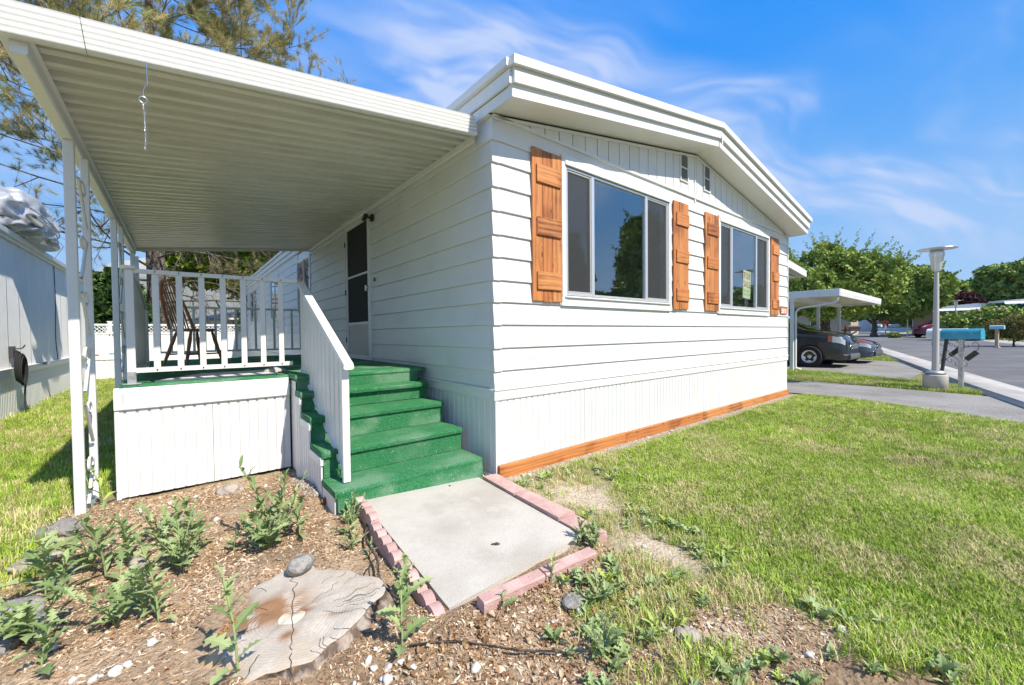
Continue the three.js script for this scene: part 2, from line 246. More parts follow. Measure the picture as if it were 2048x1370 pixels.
{ // the drives: a worn one beside the house, one with the neighbour's cars, a far cross street
  const lerpRow = (a, b, k) => a.map((p, i) => [mix(p[0], b[i][0], k), mix(p[1], b[i][1], k)]);
  const L = [], R = []; for (let z = -16; z <= 4.2; z += .4) { const w = .12 * (fbm(z * 1.4, 2, 3, 241) - .5); L.push([z < 0 ? 7.32 : z < 1 ? 7.32 + .07 * z : 7.39 - (z - .92) * .52 + w, z]); R.push([z < 0 ? 9.66 : 9.72 - z * .17 + w, z]); }
  strip('driveway', [R, lerpRow(R, L, .33), lerpRow(R, L, .66), L], M.drive, .018);
  const L2 = [], R2 = []; for (let z = -12; z <= 2.2; z += .4) { L2.push([z < -1.8 ? 13 : 12.9 - (z + 1.8) * .45, z]); R2.push([z > -.4 ? 18.1 - .45 * (z + .4) : 18.2, z]); }
  const cut = (r) => r.filter(([, z]) => z < 1.6);
  strip('driveway', [cut(R2), lerpRow(cut(R2), cut(L2), .5), cut(L2)], M.drive, .018);
}

// ---------------------------------------------------------------- the mobile home
const HW = 7.1, RX = 3.48, SL = .168, EY = 3.09, HL = 17.5;
const home = thing('mobile_home', 'white double-wide mobile home with orange wooden shutters and low gable', 'mobile home');
const laps = [.781, .927, 1.124, 1.325, 1.521, 1.708, 1.907, 2.098, 2.30, 2.502, 2.707, 2.895, EY];
const lapPts = (y0, y1, k = 0) => [[-.004, y0 + .001], [.017 + k, y0 + .001], [.022 + k, y0 + .006], [.021 + k, y0 + .02], [.005 + k, y1 - .001], [-.004, y1 - .001]];
const WIN = [[.80, 2.80, 1.525, 2.94], [4.13, 6.12, 1.525, 2.94]];
laps.slice(0, -1).forEach((y0, i) => {
  const y1 = laps[i + 1], cutRow = y0 >= 1.52 && y0 < 2.89;
  const segs = cutRow ? [[.002, WIN[0][0]], [WIN[0][1], 3.447], [3.451, WIN[1][0]], [WIN[1][1], HW - .01]] : [[.002, 3.447], [3.451, HW - .01]];
  segs.forEach(([a, b], k) => part(home, 'siding_board', shiftUV(alongX(lapPts(y0, y1), a, b), i * .37 + k * .21, i * .13), M.siding));
  // lap corner caps
  const cap = merge([alongX(lapPts(y0 - .006, y1 - .008, .0025), -.0235, .055), prism(lapPts(y0 - .006, y1 - .008, .0025), -.055, -.003, (z, y, t) => [-z, y, t], 'z')]);
  part(home, 'corner_cap', cap, M.siding);
  if (i > 0 && y0 < 3) part(home, 'seam_cap', alongX(lapPts(y0 - .002, y1 - .006, .002), 3.443, 3.455), M.siding);
});
part(home, 'corner_cap', alongY([[HW - .012, -.05], [HW + .018, -.05], [HW + .018, .024], [HW - .012, .024]], .78, EY + .05), M.siding);
// side boards; the door and the rear windows stand in gaps
const DOOR = [-3.90, -2.86, .885, 2.95], RW = [[-7.4, -6.2, 1.7, 2.92], [-10.9, -9.6, 1.7, 2.9], [-15.4, -13.6, 1.75, 2.9]];
laps.slice(0, -1).forEach((y0, i) => {
  const y1 = laps[i + 1]; let cuts = [[-HL, -.003]];
  const carve = (a, b) => { cuts = cuts.flatMap(([p, q]) => (b <= p || a >= q ? [[p, q]] : [[p, a], [b, q]].filter(([u, v]) => v - u > .01))); };
  if (y1 > DOOR[2] && y0 < DOOR[3] - .05) carve(DOOR[0] - .03, DOOR[1] + .03);
  RW.forEach((w) => { if (y1 > w[2] + .02 && y0 < w[3] - .02) carve(w[0], w[1]); });
  cuts.forEach(([a, b], k) => part(home, 'siding_board', shiftUV(prism(lapPts(y0, y1), a, b, (z, y, t) => [-z, y, t], 'z'), i * .41 + k * .3, i * .17), M.siding));
});
{ // the walls behind the boards, with the window openings, and a dim room inside
  const sh = new THREE.Shape(); sh.moveTo(.0, .70); sh.lineTo(HW - .02, .70); sh.lineTo(HW - .02, EY + .02); sh.lineTo(RX, EY + SL * RX + .02); sh.lineTo(.0, EY + .02); sh.closePath();
  for (const [a, b, c, d] of WIN) { const h = new THREE.Path(); h.moveTo(a + .05, c + .06); h.lineTo(b - .05, c + .06); h.lineTo(b - .05, d - .05); h.lineTo(a + .05, d - .05); h.closePath(); sh.holes.push(h); }
  const g = uvm(new THREE.ExtrudeGeometry(sh, { depth: .09, bevelEnabled: false })); g.translate(0, 0, -.095); part(home, 'front_wall', g, M.trim);
  part(home, 'side_wall', box(.006, .09, .70, 3.08, -HL, -.1), M.trim);
  part(home, 'side_wall', box(HW - .1, HW - .02, .02, 3.2, -HL, -.1), M.siding);
  part(home, 'rear_wall', box(.1, HW - .11, .02, 3.2, -HL, -HL + .1), M.siding);
  part(home, 'floor', box(.1, HW - .11, .70, .78, -HL + .1, -.1), std(.20, .17, .14, .9));
  part(home, 'ceiling', box(.1, HW - .11, 3.0, 3.06, -HL + .1, -.1), M.interior);
  part(home, 'partition', box(.1, HW - .11, .79, 2.99, -4.6, -4.5), M.interior);
  part(home, 'partition', box(3.44, 3.52, .79, 2.99, -4.49, -.1), M.interior);
}
// gable boards, each with its groove
{
  const top = (x) => EY + SL * (x < RX ? x : 2 * RX - x) - .006; const vents = [[3.05, 3.235], [3.695, 3.865]]; let x = .03, k = 0;
  while (x < HW - .1) {
    let x1 = x + .19; if (x < RX && x1 > RX) x1 = RX; const e = .0065;
    const y0 = EY + .005, pts = [[x + e, y0], [x1 - e, y0], [x1 - e, Math.max(y0 + .004, top(x1 - e))], [x + e, Math.max(y0 + .003, top(x + e))]];
    if (top((x + x1) / 2) > y0 + .012) part(home, 'gable_board', shiftUV(alongZ(pts, -.004, .016, 'y'), k * .3, k * .2), M.siding);
    x = x1; k++;
  }
  part(home, 'frieze_trim', alongX([[-.004, EY - .012], [.03, EY - .012], [.03, EY + .012], [.018, EY + .018], [-.004, EY + .018]], -.01, HW), M.trim);
  for (const s of [0, 1]) { const a = s ? RX : 0, b = s ? HW : RX; part(home, 'rake_trim', alongZ([[a, top(a) - .022], [b, top(b) - .022], [b, top(b) + .003], [a, top(a) + .003]], .0165, .03), M.trim); }
  const seam = part(home, 'seam_trim', box(RX - .05, RX - .02, EY - .06, top(RX) - .03, .0165, .024), M.trim);
  for (const [a, b] of vents) {
    const y0 = 3.25, y1 = 3.60, v = part(home, 'gable_vent', merge([box(a - .012, a + .006, y0 - .012, y1 + .01, .0165, .034), box(b - .006, b + .012, y0 - .012, y1 + .01, .0165, .034), box(a, b, y0 - .012, y0 + .006, .0165, .0335), box(a, b, y1 - .006, y1 + .01, .0165, .0335), box(a, b, (y0 + y1) / 2 - .008, (y0 + y1) / 2 + .008, .0165, .0335)]), M.trim);
    part(v, 'vent_screen', box(a + .004, b - .004, y0 + .004, y1 - .004, .0167, .021), std(.16, .155, .15, .9));
  }
}
// eaves: rakes on the gable end in stepped bands, soffit, roof
{
  const OV = .33, yl = (x) => EY + .012 + SL * (x < RX ? x : 2 * RX - x), xl = -.05, xr = HW + .05;
  const bands = [[0, .098, .27, OV], [.098, .196, .28, OV + .03], [.196, .222, .27, OV + .02], [.222, .292, .30, OV + .062]];
  for (const s of [0, 1]) {
    const a = s ? RX + .001 : xl, b = s ? xr : RX - .001;
    bands.forEach(([h0, h1, z0, z1], i) => { const ex = i === 3 ? .03 : 0, A = s ? a : a - ex, B = s ? b + ex : b; part(home, i === 3 ? 'roof_edge' : 'fascia', shiftUV(alongZ([[A, yl(A) + h0 + .0008], [B, yl(B) + h0 + .0008], [B, yl(B) + h1], [A, yl(A) + h1]], z0, z1, 'x'), i * .3, i * .2), i === 2 ? M.railing : M.trim); });
    part(home, 'soffit', alongZ([[a, yl(a) + .012], [b, yl(b) + .012], [b, yl(b) + .03], [a, yl(a) + .03]], .012, .269, 'x'), M.trim);
    part(home, 'roof', alongZ([[a, yl(a) + .24], [b, yl(b) + .24], [b, yl(b) + .286], [a, yl(a) + .286]], -HL - .2, .2995, 'x'), M.trim);
    // side fascia with the same steps
    const xe = s ? xr : xl, d = s ? 1 : -1, y0 = yl(xe);
    bands.forEach(([h0, h1], i) => { const o = [0, .025, .014, .052][i]; part(home, i === 3 ? 'roof_edge' : 'fascia', alongZ([[xe + d * .0, y0 + h0 + .0008], [xe + d * (o + .001), y0 + h0 + .0008], [xe + d * (o + .001), y0 + h1 - .006], [xe + d * .0, y0 + h1 - .006]].map(([p, q]) => [p + d * .002, q]), -HL - .2, OV - .002, 'z'), M.trim); });
    part(home, 'soffit', box(s ? HW - .03 : xl, s ? xr : .0, y0 - .003, y0 + .01, -HL - .2, .0), M.trim);
  }
  part(home, 'ridge_seam', box(RX - .012, RX + .012, yl(RX) + .012, yl(RX) + .13, OV + .036, OV + .041), M.trim);
}
// skirting: ribbed sheets under a belly band, a stained board along the ground
function ribbed(x0, x1, pitch, depth, t = .006, off = 0) {   // a sheet with pressed vertical grooves; points (along, out)
  const f = t + depth, front = [[x0, f]]; for (let x = x0 + pitch * (.35 + off); x < x1 - .03; x += pitch) front.push([x, f], [x + .004, t], [x + .012, t], [x + .019, f]); front.push([x1, f]);
  return [[x0, 0], ...front, [x1, 0]].reverse();
}
for (let k = 0; k < 6; k++) { const w = (HW - .02) / 6; part(home, 'skirt_panel', shiftUV(alongY(ribbed(.012 + k * w, .009 + (k + 1) * w, .0725, .009, .006, k * .13), .02, .69), k * .4, 0), M.siding); }
for (let k = 0; k < 14; k++) { const w = (HL - .05) / 14, p = ribbed(.01 + k * w, .007 + (k + 1) * w, .0875, .009, .006, k * .1); part(home, 'skirt_panel', prism(p, .02, .69, (x, z, y) => [-z, y, -x], 'y'), M.siding); }
part(home, 'skirt_corner', box(-.014, .012, .0, .688, -.012, .018), M.siding);
part(home, 'belly_band', alongX([[-.004, .676], [.024, .676], [.027, .685], [.027, .752], [.036, .764], [.036, .772], [.02, .780], [-.004, .780]], -.03, HW + .012), M.trim);
part(home, 'belly_band', prism([[-.004, .676], [.024, .676], [.027, .685], [.027, .752], [.036, .764], [.036, .772], [.02, .780], [-.004, .780]], -HL, .0, (z, y, t) => [-z, y, t], 'z'), M.trim);
part(home, 'ground_rail', prism([[.0, .0], [.03, .0], [.03, .03], [.0, .04]], -HL, -.02, (z, y, t) => [-z, y, t], 'z'), M.trim);
[[.0, 1.795], [1.798, 3.60], [3.603, 5.395], [5.398, HW - .02]].forEach(([a, b], k) => part(home, 'base_board', shiftUV(alongX([[.018, -.03], [.05, -.03], [.0515, .11 - k * .003], [.048, .117 - k * .003], [.018, .117 - k * .003]], a, b), k * .43, k * .31), M.stain[k % 3]));
// a small patch of perforated vent in the skirt
{ const l = []; for (let i = 0; i < 5; i++) for (let j = 0; j < 34; j++) l.push(box(1.075 + i * .045, 1.085 + i * .045, .16 + j * .0145, .166 + j * .0145, .014, .0168, .0005)); const v = part(home, 'skirt_vent', merge(l), std(.45, .44, .42, .8)); }

// windows: frame, screened side sashes, middle pane
function frontWindow([a, b, c, d], split) {
  const w = part(home, 'window', merge([box(a, a + .055, c + .03, d, -.03, .038), box(b - .055, b, c + .03, d, -.03, .038), box(a, b, d - .001, d + .045, -.03, .042), box(a - .004, b + .004, c - .008, c + .075, -.03, .034)]), M.trim);
  part(w, 'header_moulding', merge([alongX([[.034, d - .055], [.05, d - .05], [.05, d - .02], [.042, d + .002], [.034, d + .002]], a + .04, b - .04), alongX([[.0, c + .076], [.052, c + .074], [.054, c + .085], [.0, c + .1]], a + .03, b - .03)]), M.trim);
  const x0 = a + .06, x1 = b - .06, y0 = c + .1, y1 = d - .06, s0 = x0 + split[0], s1 = x0 + split[1];
  const bar = .022, fr = [];
  for (const [p, q] of [[x0, s0], [s0, s1], [s1, x1]]) fr.push(box(p + .0005, p + bar, y0, y1, -.01, .030), box(q - bar, q - .0005, y0, y1, -.01, .030), box(p + bar, q - bar, y0, y0 + bar, -.01, .029), box(p + bar, q - bar, y1 - bar, y1, -.01, .029));
  part(w, 'sash_frame', merge(fr), M.aluminium);
  for (const [p, q, z] of [[x0, s0, -.004], [s0, s1, .006], [s1, x1, -.004]]) { part(w, 'pane', box(p + bar - .004, q - bar + .004, y0 + bar - .004, y1 - bar + .004, z, z + .004, .0005), M.glass); }
  for (const [p, q] of [[x0, s0], [s1, x1]]) { part(w, 'insect_screen', box(p + bar - .003, q - bar + .003, y0 + bar - .003, y1 - bar + .003, .0155, .0165, .0002), M.screen); part(w, 'screen_frame', merge([box(p + bar + .001, p + bar + .018, y0 + bar, y1 - bar, .012, .021), box(q - bar - .018, q - bar - .001, y0 + bar, y1 - bar, .012, .021), box(p + bar + .019, q - bar - .019, y1 - bar - .02, y1 - bar, .012, .021), box(p + bar + .019, q - bar - .019, y0 + bar, y0 + bar + .02, .012, .021)]), std(.36, .36, .36, .5)); }
  return w;
}
frontWindow(WIN[0], [.41, 1.39]); frontWindow(WIN[1], [.40, 1.36]);
// shutters: three planks, three battens
[[.41, .79], [2.845, 3.225], [3.70, 4.105], [6.175, 6.55]].forEach(([a, b], si) => {
  const w = (b - a) / 3, r = rng(900 + si), y0 = 1.545, y1 = 2.945;
  const sh = new THREE.Group(); sh.name = 'shutter'; home.add(sh);
  for (let k = 0; k < 3; k++) { const dy = (r() - .5) * .012, dz = (r() - .5) * .003; part(sh, 'plank', shiftUV(box(a + k * w + .0015, a + (k + 1) * w - .0015, y0 + dy, y1 + dy * .6, .0235, .0435 + dz, .003, 'y'), r() * 3, r() * 3), M.stain[(si + k) % 3]); }
  for (const by of [2.635, 2.155, 1.655]) { const o = (r() - .5) * .02; part(sh, 'batten', shiftUV(box(a + .05 + o, b - .015 + o * .5, by - .0, by + .165, .0455, .0605, .003, 'x'), r() * 3, r() * 3), M.stain[(si + 2) % 3]); }
});
// house number and the ghost of an old badge
{
  const c = document.createElement('canvas'); c.width = 256; c.height = 96; const x = c.getContext('2d'); x.fillStyle = '#b8693c'; x.fillRect(0, 0, 256, 96); x.fillStyle = '#f4efe6'; x.font = 'bold 92px sans-serif'; x.textAlign = 'center'; x.textBaseline = 'middle'; x.fillText('5015', 128, 52);
  const t = new THREE.CanvasTexture(c); t.colorSpace = THREE.SRGBColorSpace; const g = new THREE.PlaneGeometry(.33, .125); g.translate(6.84, 1.632, .0385);
  const pl = part(home, 'number_plate', box(6.67, 7.01, 1.565, 1.70, .0235, .038, .002, 'x'), M.stain[1]); part(pl, 'digits', g, new THREE.MeshStandardMaterial({ map: t, roughness: .6 }));
  const bad = []; const bx = .30, by = .985; for (let i = 0; i < 9; i++) { const q = bx + i * .041, h = i === 0 || i === 5 ? .075 : .045; bad.push(tube([[q, by + .02, .0185], [q + .006, by + .02 + h * .6, .017], [q + .016, by + .02 + h, .015], [q + .024, by + .02 + h * .5, .0165], [q + .03, by + .022, .0185]], .0016, 4, 8)); }
  bad.push(tube([[bx - .01, by - .004, .0195], [bx + .12, by + .004, .0185], [bx + .26, by + .012, .0185], [bx + .37, by + .006, .019]], .002, 4, 16)); part(home, 'badge', merge(bad), M.trim);
}
// storm door with a screen, rear windows, lamp over the door
{
  const [z0, z1, y0, y1] = DOOR, d = new THREE.Group(); d.name = 'storm_door'; home.add(d);
  const fr = (a, b, c, e, x0, x1) => box(x0, x1, c, e, a, b, .002);
  part(d, 'door_casing', merge([fr(z0 - .03, z0, y0 - .06, y1, -.04, .0), fr(z1, z1 + .03, y0 - .06, y1, -.04, .0), fr(z0 - .03, z1 + .03, y1 + .0005, y1 + .045, -.043, .0), fr(z0 + .0005, z1 - .0005, y0 - .075, y0 - .012, -.036, .0)]), M.railing);
  part(d, 'door_frame', merge([fr(z0 + .006, z0 + .075, y0, y1 - .006, -.034, -.012), fr(z1 - .075, z1 - .006, y0, y1 - .006, -.034, -.012), fr(z0 + .076, z1 - .076, y1 - .08, y1 - .006, -.033, -.012), fr(z0 + .076, z1 - .076, y0, y0 + .07, -.033, -.012), fr(z0 + .076, z1 - .076, y0 + .52, y0 + .56, -.033, -.012), fr(z0 + .076, z1 - .076, y0 + 1.24, y0 + 1.27, -.033, -.012)]), M.railing);
  part(d, 'door_screen', fr(z0 + .07, z1 - .07, y0 + .55, y1 - .07, -.022, -.018), M.doorScreen);
  part(d, 'kick_panel', fr(z0 + .07, z1 - .07, y0 + .06, y0 + .53, -.026, -.018), std(.46, .45, .43, .5));
  part(d, 'handle', merge([taper([-.034, y0 + 1.03, z1 - .05], [-.07, y0 + 1.03, z1 - .05], .011, .011, 8), taper([-.07, y0 + .985, z1 - .05], [-.07, y0 + 1.06, z1 - .05], .012, .012, 8)]), M.aluminium);
  part(d, 'hinge', merge([.25, 1.0, 1.75].map((h) => taper([-.042, y0 + h, z0 + .003], [-.042, y0 + h + .08, z0 + .003], .008, .008, 8))), M.darkSteel);
  part(d, 'weather_hood', box(-.085, -.001, 2.985, 3.02, z0 - .05, z1 + .02), M.metal);
  const lamp = new THREE.Group(); lamp.name = 'wall_camera'; home.add(lamp);
  const disc = cyl(.052, .052, .018, 20); disc.rotateZ(Math.PI / 2); disc.translate(-.033, 2.85, -2.74); part(lamp, 'base_plate', disc, M.black);
  part(lamp, 'arm', merge([taper([-.04, 2.85, -2.74], [-.09, 2.855, -2.76], .012, .012, 8)]), M.black); const hd = cyl(.028, .032, .11, 14); hd.rotateX(Math.PI / 2 - .3); hd.translate(-.10, 2.86, -2.81); part(lamp, 'housing', hd, M.black);
  part(home, 'door_bell', box(-.04, -.02, 1.98, 2.03, -2.70, -2.67), std(.2, .2, .19, .5));
  for (const [a, b, c, e] of RW) {
    const w = part(home, 'window', merge([box(-.035, .005, c, e, a, a + .05), box(-.035, .005, c, e, b - .05, b), box(-.035, .005, e - .05, e, a + .051, b - .051), box(-.04, .005, c, c + .05, a + .051, b - .051), box(-.03, .0, c + .051, e - .051, (a + b) / 2 - .015, (a + b) / 2 + .015)]), M.aluminium);
    part(w, 'pane', box(-.012, -.008, c + .04, e - .04, a + .04, b - .04), M.carGlass);
  }
}

// ---------------------------------------------------------------- patio cover over the porch
{
  const pc = thing('patio_cover', 'white corrugated metal patio cover on scroll posts along the side wall', 'patio cover');
  const x0 = -2.68, y0 = 2.685, tilt = .1178, len = 2.68 / Math.cos(tilt), zf = -.12, zb = -6.25;
  const place = (g, m, name, dy = 0) => part(pc, name, g, m, [x0, y0 + dy, 0], [0, 0, tilt]);
  const n = 22, w = (zf - .05 - zb) / n;
  for (let k = 0; k < n; k++) {
    const a = zb + k * w, up = .072, t = .004, h = w / 2, prof = [[0, 0], [.056, 0], [.074, up], [h - .020, up], [h - .004, 0], [h + .050, 0], [h + .053, -.005], [h + .058, -.005], [h + .076, up], [w - .020, up], [w - .004, -.005], [w + .005, -.005]].map(([p, q]) => [p + a, q]);
    place(shiftUV(alongX([...prof.map(([p, q]) => [p, q + t]), ...prof.reverse()], 0, len - .03), k * .37, 0), M.pan, 'roof_pan');
  }
  const gut = [[zf - .05, -.03], [zf - .012, -.036], [zf, -.028]]; for (let i = 0; i < 5; i++) { const h = -.028 + i * .029; gut.push([zf + .002, h + .004], [zf + .006, h + .021], [zf - .009, h + .023], [zf - .009, h + .0275]); } gut.push([zf - .002, .125], [zf - .05, .13]);
  place(shiftUV(alongX(gut, -.03, .25), 0, 0), M.trim, 'front_gutter'); place(shiftUV(alongX(gut, .253, len - .08), .5, 0), M.trim, 'front_gutter');
  place(alongX(gut.map(([p, q]) => [2 * zf - p + (zb - zf) - .005, q]), -.03, len - .03), M.trim, 'rear_gutter');
  part(pc, 'side_gutter', box(x0 - .045, x0 - .01, y0 - .02, y0 + .12, zb - .03, zf - .05), M.trim);
  part(pc, 'beam', alongZ([[x0 - .005, y0 - .085], [x0 + .045, y0 - .085], [x0 + .052, y0 - .075], [x0 + .052, y0 - .01], [x0 + .07, y0 - .004], [x0 - .008, y0 - .004]], zb, zf - .055), M.railing);
  part(pc, 'ledger', box(-.06, -.023, 2.945, 3.0, zb, zf - .1), M.metal);
  // posts: a pair of channels with scrolls between them
  for (const [z, yb] of [[-1.28, .02], [-3.68, .0], [-6.05, .0]]) {
    const p = part(pc, 'post', merge([box(x0 - .005, x0 + .05, yb, y0 - .086, z - .022, z + .022, .004, 'y'), box(x0 + .03, x0 + .075, yb, y0 - .086, z - .38, z - .34, .004, 'y')]), M.railing);
    const sc = []; for (let k = 0; k < 6; k++) { const y = yb + .2 + k * .4, s = k % 2 ? 1 : -1; sc.push(tube([[x0 + .056, y - .15, z - .18 - s * .13], [x0 + .056, y - .05, z - .18 - s * .04], [x0 + .056, y + .05, z - .18 + s * .04], [x0 + .056, y + .15, z - .18 + s * .13]], .011, 5, 12), tube(Array.from({ length: 9 }, (_, i) => { const q = i / 8 * 5.2, r = .075 * (1 - i / 11); return [x0 + .056, y + .1 + r * Math.sin(q), z - .18 - s * .03 + 1.5 * r * Math.cos(q) * s]; }), .009, 5, 18)); }
    part(p, 'scroll', merge(sc), M.railing);
    part(p, 'foot_plate', box(x0 - .02, x0 + .07, yb - .02, yb + .006, z - .40, z + .04), M.galvanised);
  }
  // hook and chain hung from the gutter
  const h = thing('hanging_chain', 'thin metal hook and chain hanging from the patio cover edge', 'chain', [-2.2, 2.60, -.115]);
  part(h, 'hook', merge([tube([[0, .11, .01], [0, .03, .012], [0, -.01, .01], [-.012, -.03, .006], [-.02, -.075, 0]], .0022, 6, 14)]), M.chrome);
  const ring = new THREE.TorusGeometry(.017, .0025, 6, 18).toNonIndexed(); ring.translate(-.018, -.092, 0); part(h, 'ring', ring, M.chrome);
  const ln = []; for (let k = 0; k < 26; k++) { const t = new THREE.TorusGeometry(.0062, .0016, 5, 8).toNonIndexed(); t.scale(.62, 1, 1); if (k % 2) t.rotateY(Math.PI / 2); t.translate(-.018 + .006 * Math.sin(k * .1), -.114 - k * .0095, 0); ln.push(t); } part(h, 'links', merge(ln), M.chrome);
}

// ---------------------------------------------------------------- porch deck, railings, steps
{
  const dk = thing('porch_deck', 'raised white porch deck covered with green artificial turf', 'deck');
  const xl = -2.475, xr = -1.315, zf = -1.44, zb = -5.6, top = .885;
  for (let k = 0; k < 2; k++) { const w = (xr - xl) / 2, p = ribbed(xl + k * w + .002, xl + (k + 1) * w - .001, .0695, .010, .005, .1); part(dk, 'skirt_panel', shiftUV(prism(p, .03, .705, (x, z, y) => [x, y, zf - .018 + z], 'y'), k * .6, .2), M.siding); }
  for (let k = 0; k < 4; k++) { const w = (zf - zb) / 4, p = ribbed(k * w + .002, (k + 1) * w - .001, .139, .010); part(dk, 'skirt_panel', prism(p, .03, .705, (x, z, y) => [xl - z, y, zf - .02 - x], 'y'), M.siding); }
  part(dk, 'corner_post', box(xl - .016, xl + .012, .02, .704, zf - .025, zf + .004), M.siding);
  const tr = [[-.03, .70], [.012, .70], [.016, .706], [.016, .825], [.0, .842], [.0, .858], [-.012, .866], [-.03, .866]];
  part(dk, 'edge_trim', alongX(tr.map(([p, q]) => [p + zf, q]), xl - .016, xr - .003), M.trim);
  part(dk, 'edge_trim', prism(tr, zb, zf - .03, (z, y, t) => [xl - z, y, t], 'z'), M.trim);
  part(dk, 'deck_floor', box(xl + .03, -.06, .80, .858, zb, -1.475), M.paleWood);
  part(dk, 'turf_carpet', alongX([[zb, .860], [zf - .014, .860], [zf - .006, .870], [zf - .012, .882], [zf - .03, top + .002], [zb, top + .002]], xl + .012, -1.318), M.turf);
  part(dk, 'turf_carpet', alongX([[zb, .8605], [-1.19, .8605], [-1.185, .87], [-1.19, .89], [-1.205, .9], [zb, .9]], -1.315, -.055), M.turf);
  part(dk, 'landing_riser', alongX([[-1.25, .66], [-1.2, .66], [-1.195, .86], [-1.25, .86]], -1.30, -.13), M.turf);
  part(dk, 'inner_skirt', box(-1.30, -1.27, .02, .84, -1.46, -1.2), M.siding);
  // front railing
  const rz = -1.5, rl = -2.415, rr = -1.245, rt = 1.785;
  const fr = new THREE.Group(); fr.name = 'front_railing'; dk.add(fr);
  part(fr, 'newel_post', box(rl, rl + .05, top, rt - .01, rz - .025, rz + .025, .003, 'y'), M.railing);
  part(fr, 'post_foot', merge([box(rl - .03, rl + .08, top + .002, top + .01, rz - .04, rz + .05), box(rl - .001, rl + .051, top + .01, top + .1, rz + .0255, rz + .029)]), M.galvanised);
  part(fr, 'post_cap', alongY([[-.05, -.02], [-.03, -.05], [.03, -.05], [.05, -.02], [.05, .02], [.03, .05], [-.03, .05], [-.05, .02]].map(([p, q]) => [p + rl + .026, q + rz]), rt - .008, rt + .016), M.railing);
  part(fr, 'top_rail', alongX([[rz - .018, rt - .035], [rz + .022, rt - .035], [rz + .026, rt - .028], [rz + .022, rt - .004], [rz - .018, rt - .002]], rl + .052, rr + .02), M.railing);
  part(fr, 'bottom_rail', alongX([[rz - .012, .975], [rz + .02, .975], [rz + .022, 1.012], [rz - .012, 1.012]], rl + .051, rr - .03), M.railing);
  for (let k = 0; k < 7; k++) { const x = rl + .155 + k * .146; part(fr, 'baluster', box(x, x + .042, 1.0125, rt - .0355, rz - .01, rz + .014, .003, 'y'), M.railing); part(fr, 'screw', merge([[.994], [rt - .019]].map(([y]) => { const s = cyl(.006, .005, .005, 8); s.rotateX(Math.PI / 2); s.translate(x + .021, y, rz + .0255); return s; })), M.darkSteel); }
  // rear railing, in the shade
  const bz = -5.45, rr2 = new THREE.Group(); rr2.name = 'rear_railing'; dk.add(rr2);
  part(rr2, 'top_rail', box(-2.4, -.08, 1.70, 1.735, bz - .02, bz + .02), M.railing); part(rr2, 'bottom_rail', box(-2.4, -.08, 1.0, 1.03, bz - .015, bz + .015), M.railing);
  for (let k = 0; k < 17; k++) { const x = -2.36 + k * .14; part(rr2, 'baluster', box(x, x + .035, 1.0305, 1.6995, bz - .012, bz + .012), M.railing); }
  // left side: a ribbed panel stepping down
  const ls = new THREE.Group(); ls.name = 'side_railing'; dk.add(ls);
  const sp = ribbed(0, 1.75, .05, .008, .005).map(([p, q]) => [p, q]);
  part(ls, 'ribbed_panel', prism(sp, 0, 1, (x, z, t) => [-2.392 - z, mix(.97, 1.74 - Math.max(0, x - .55) * .16, t), -1.55 - x], 'y'), M.railing);
  part(ls, 'side_rail', merge([box(-2.41, -2.37, 1.742, 1.775, -2.12, -1.54), taper([-2.39, 1.76, -2.1], [-2.39, 1.57, -3.32], .022, .022, 6), box(-2.41, -2.375, .94, .968, -3.3, -1.54)]), M.railing);
  part(ls, 'end_post', box(-2.415, -2.37, .888, 1.56, -3.36, -3.31), M.railing);
}
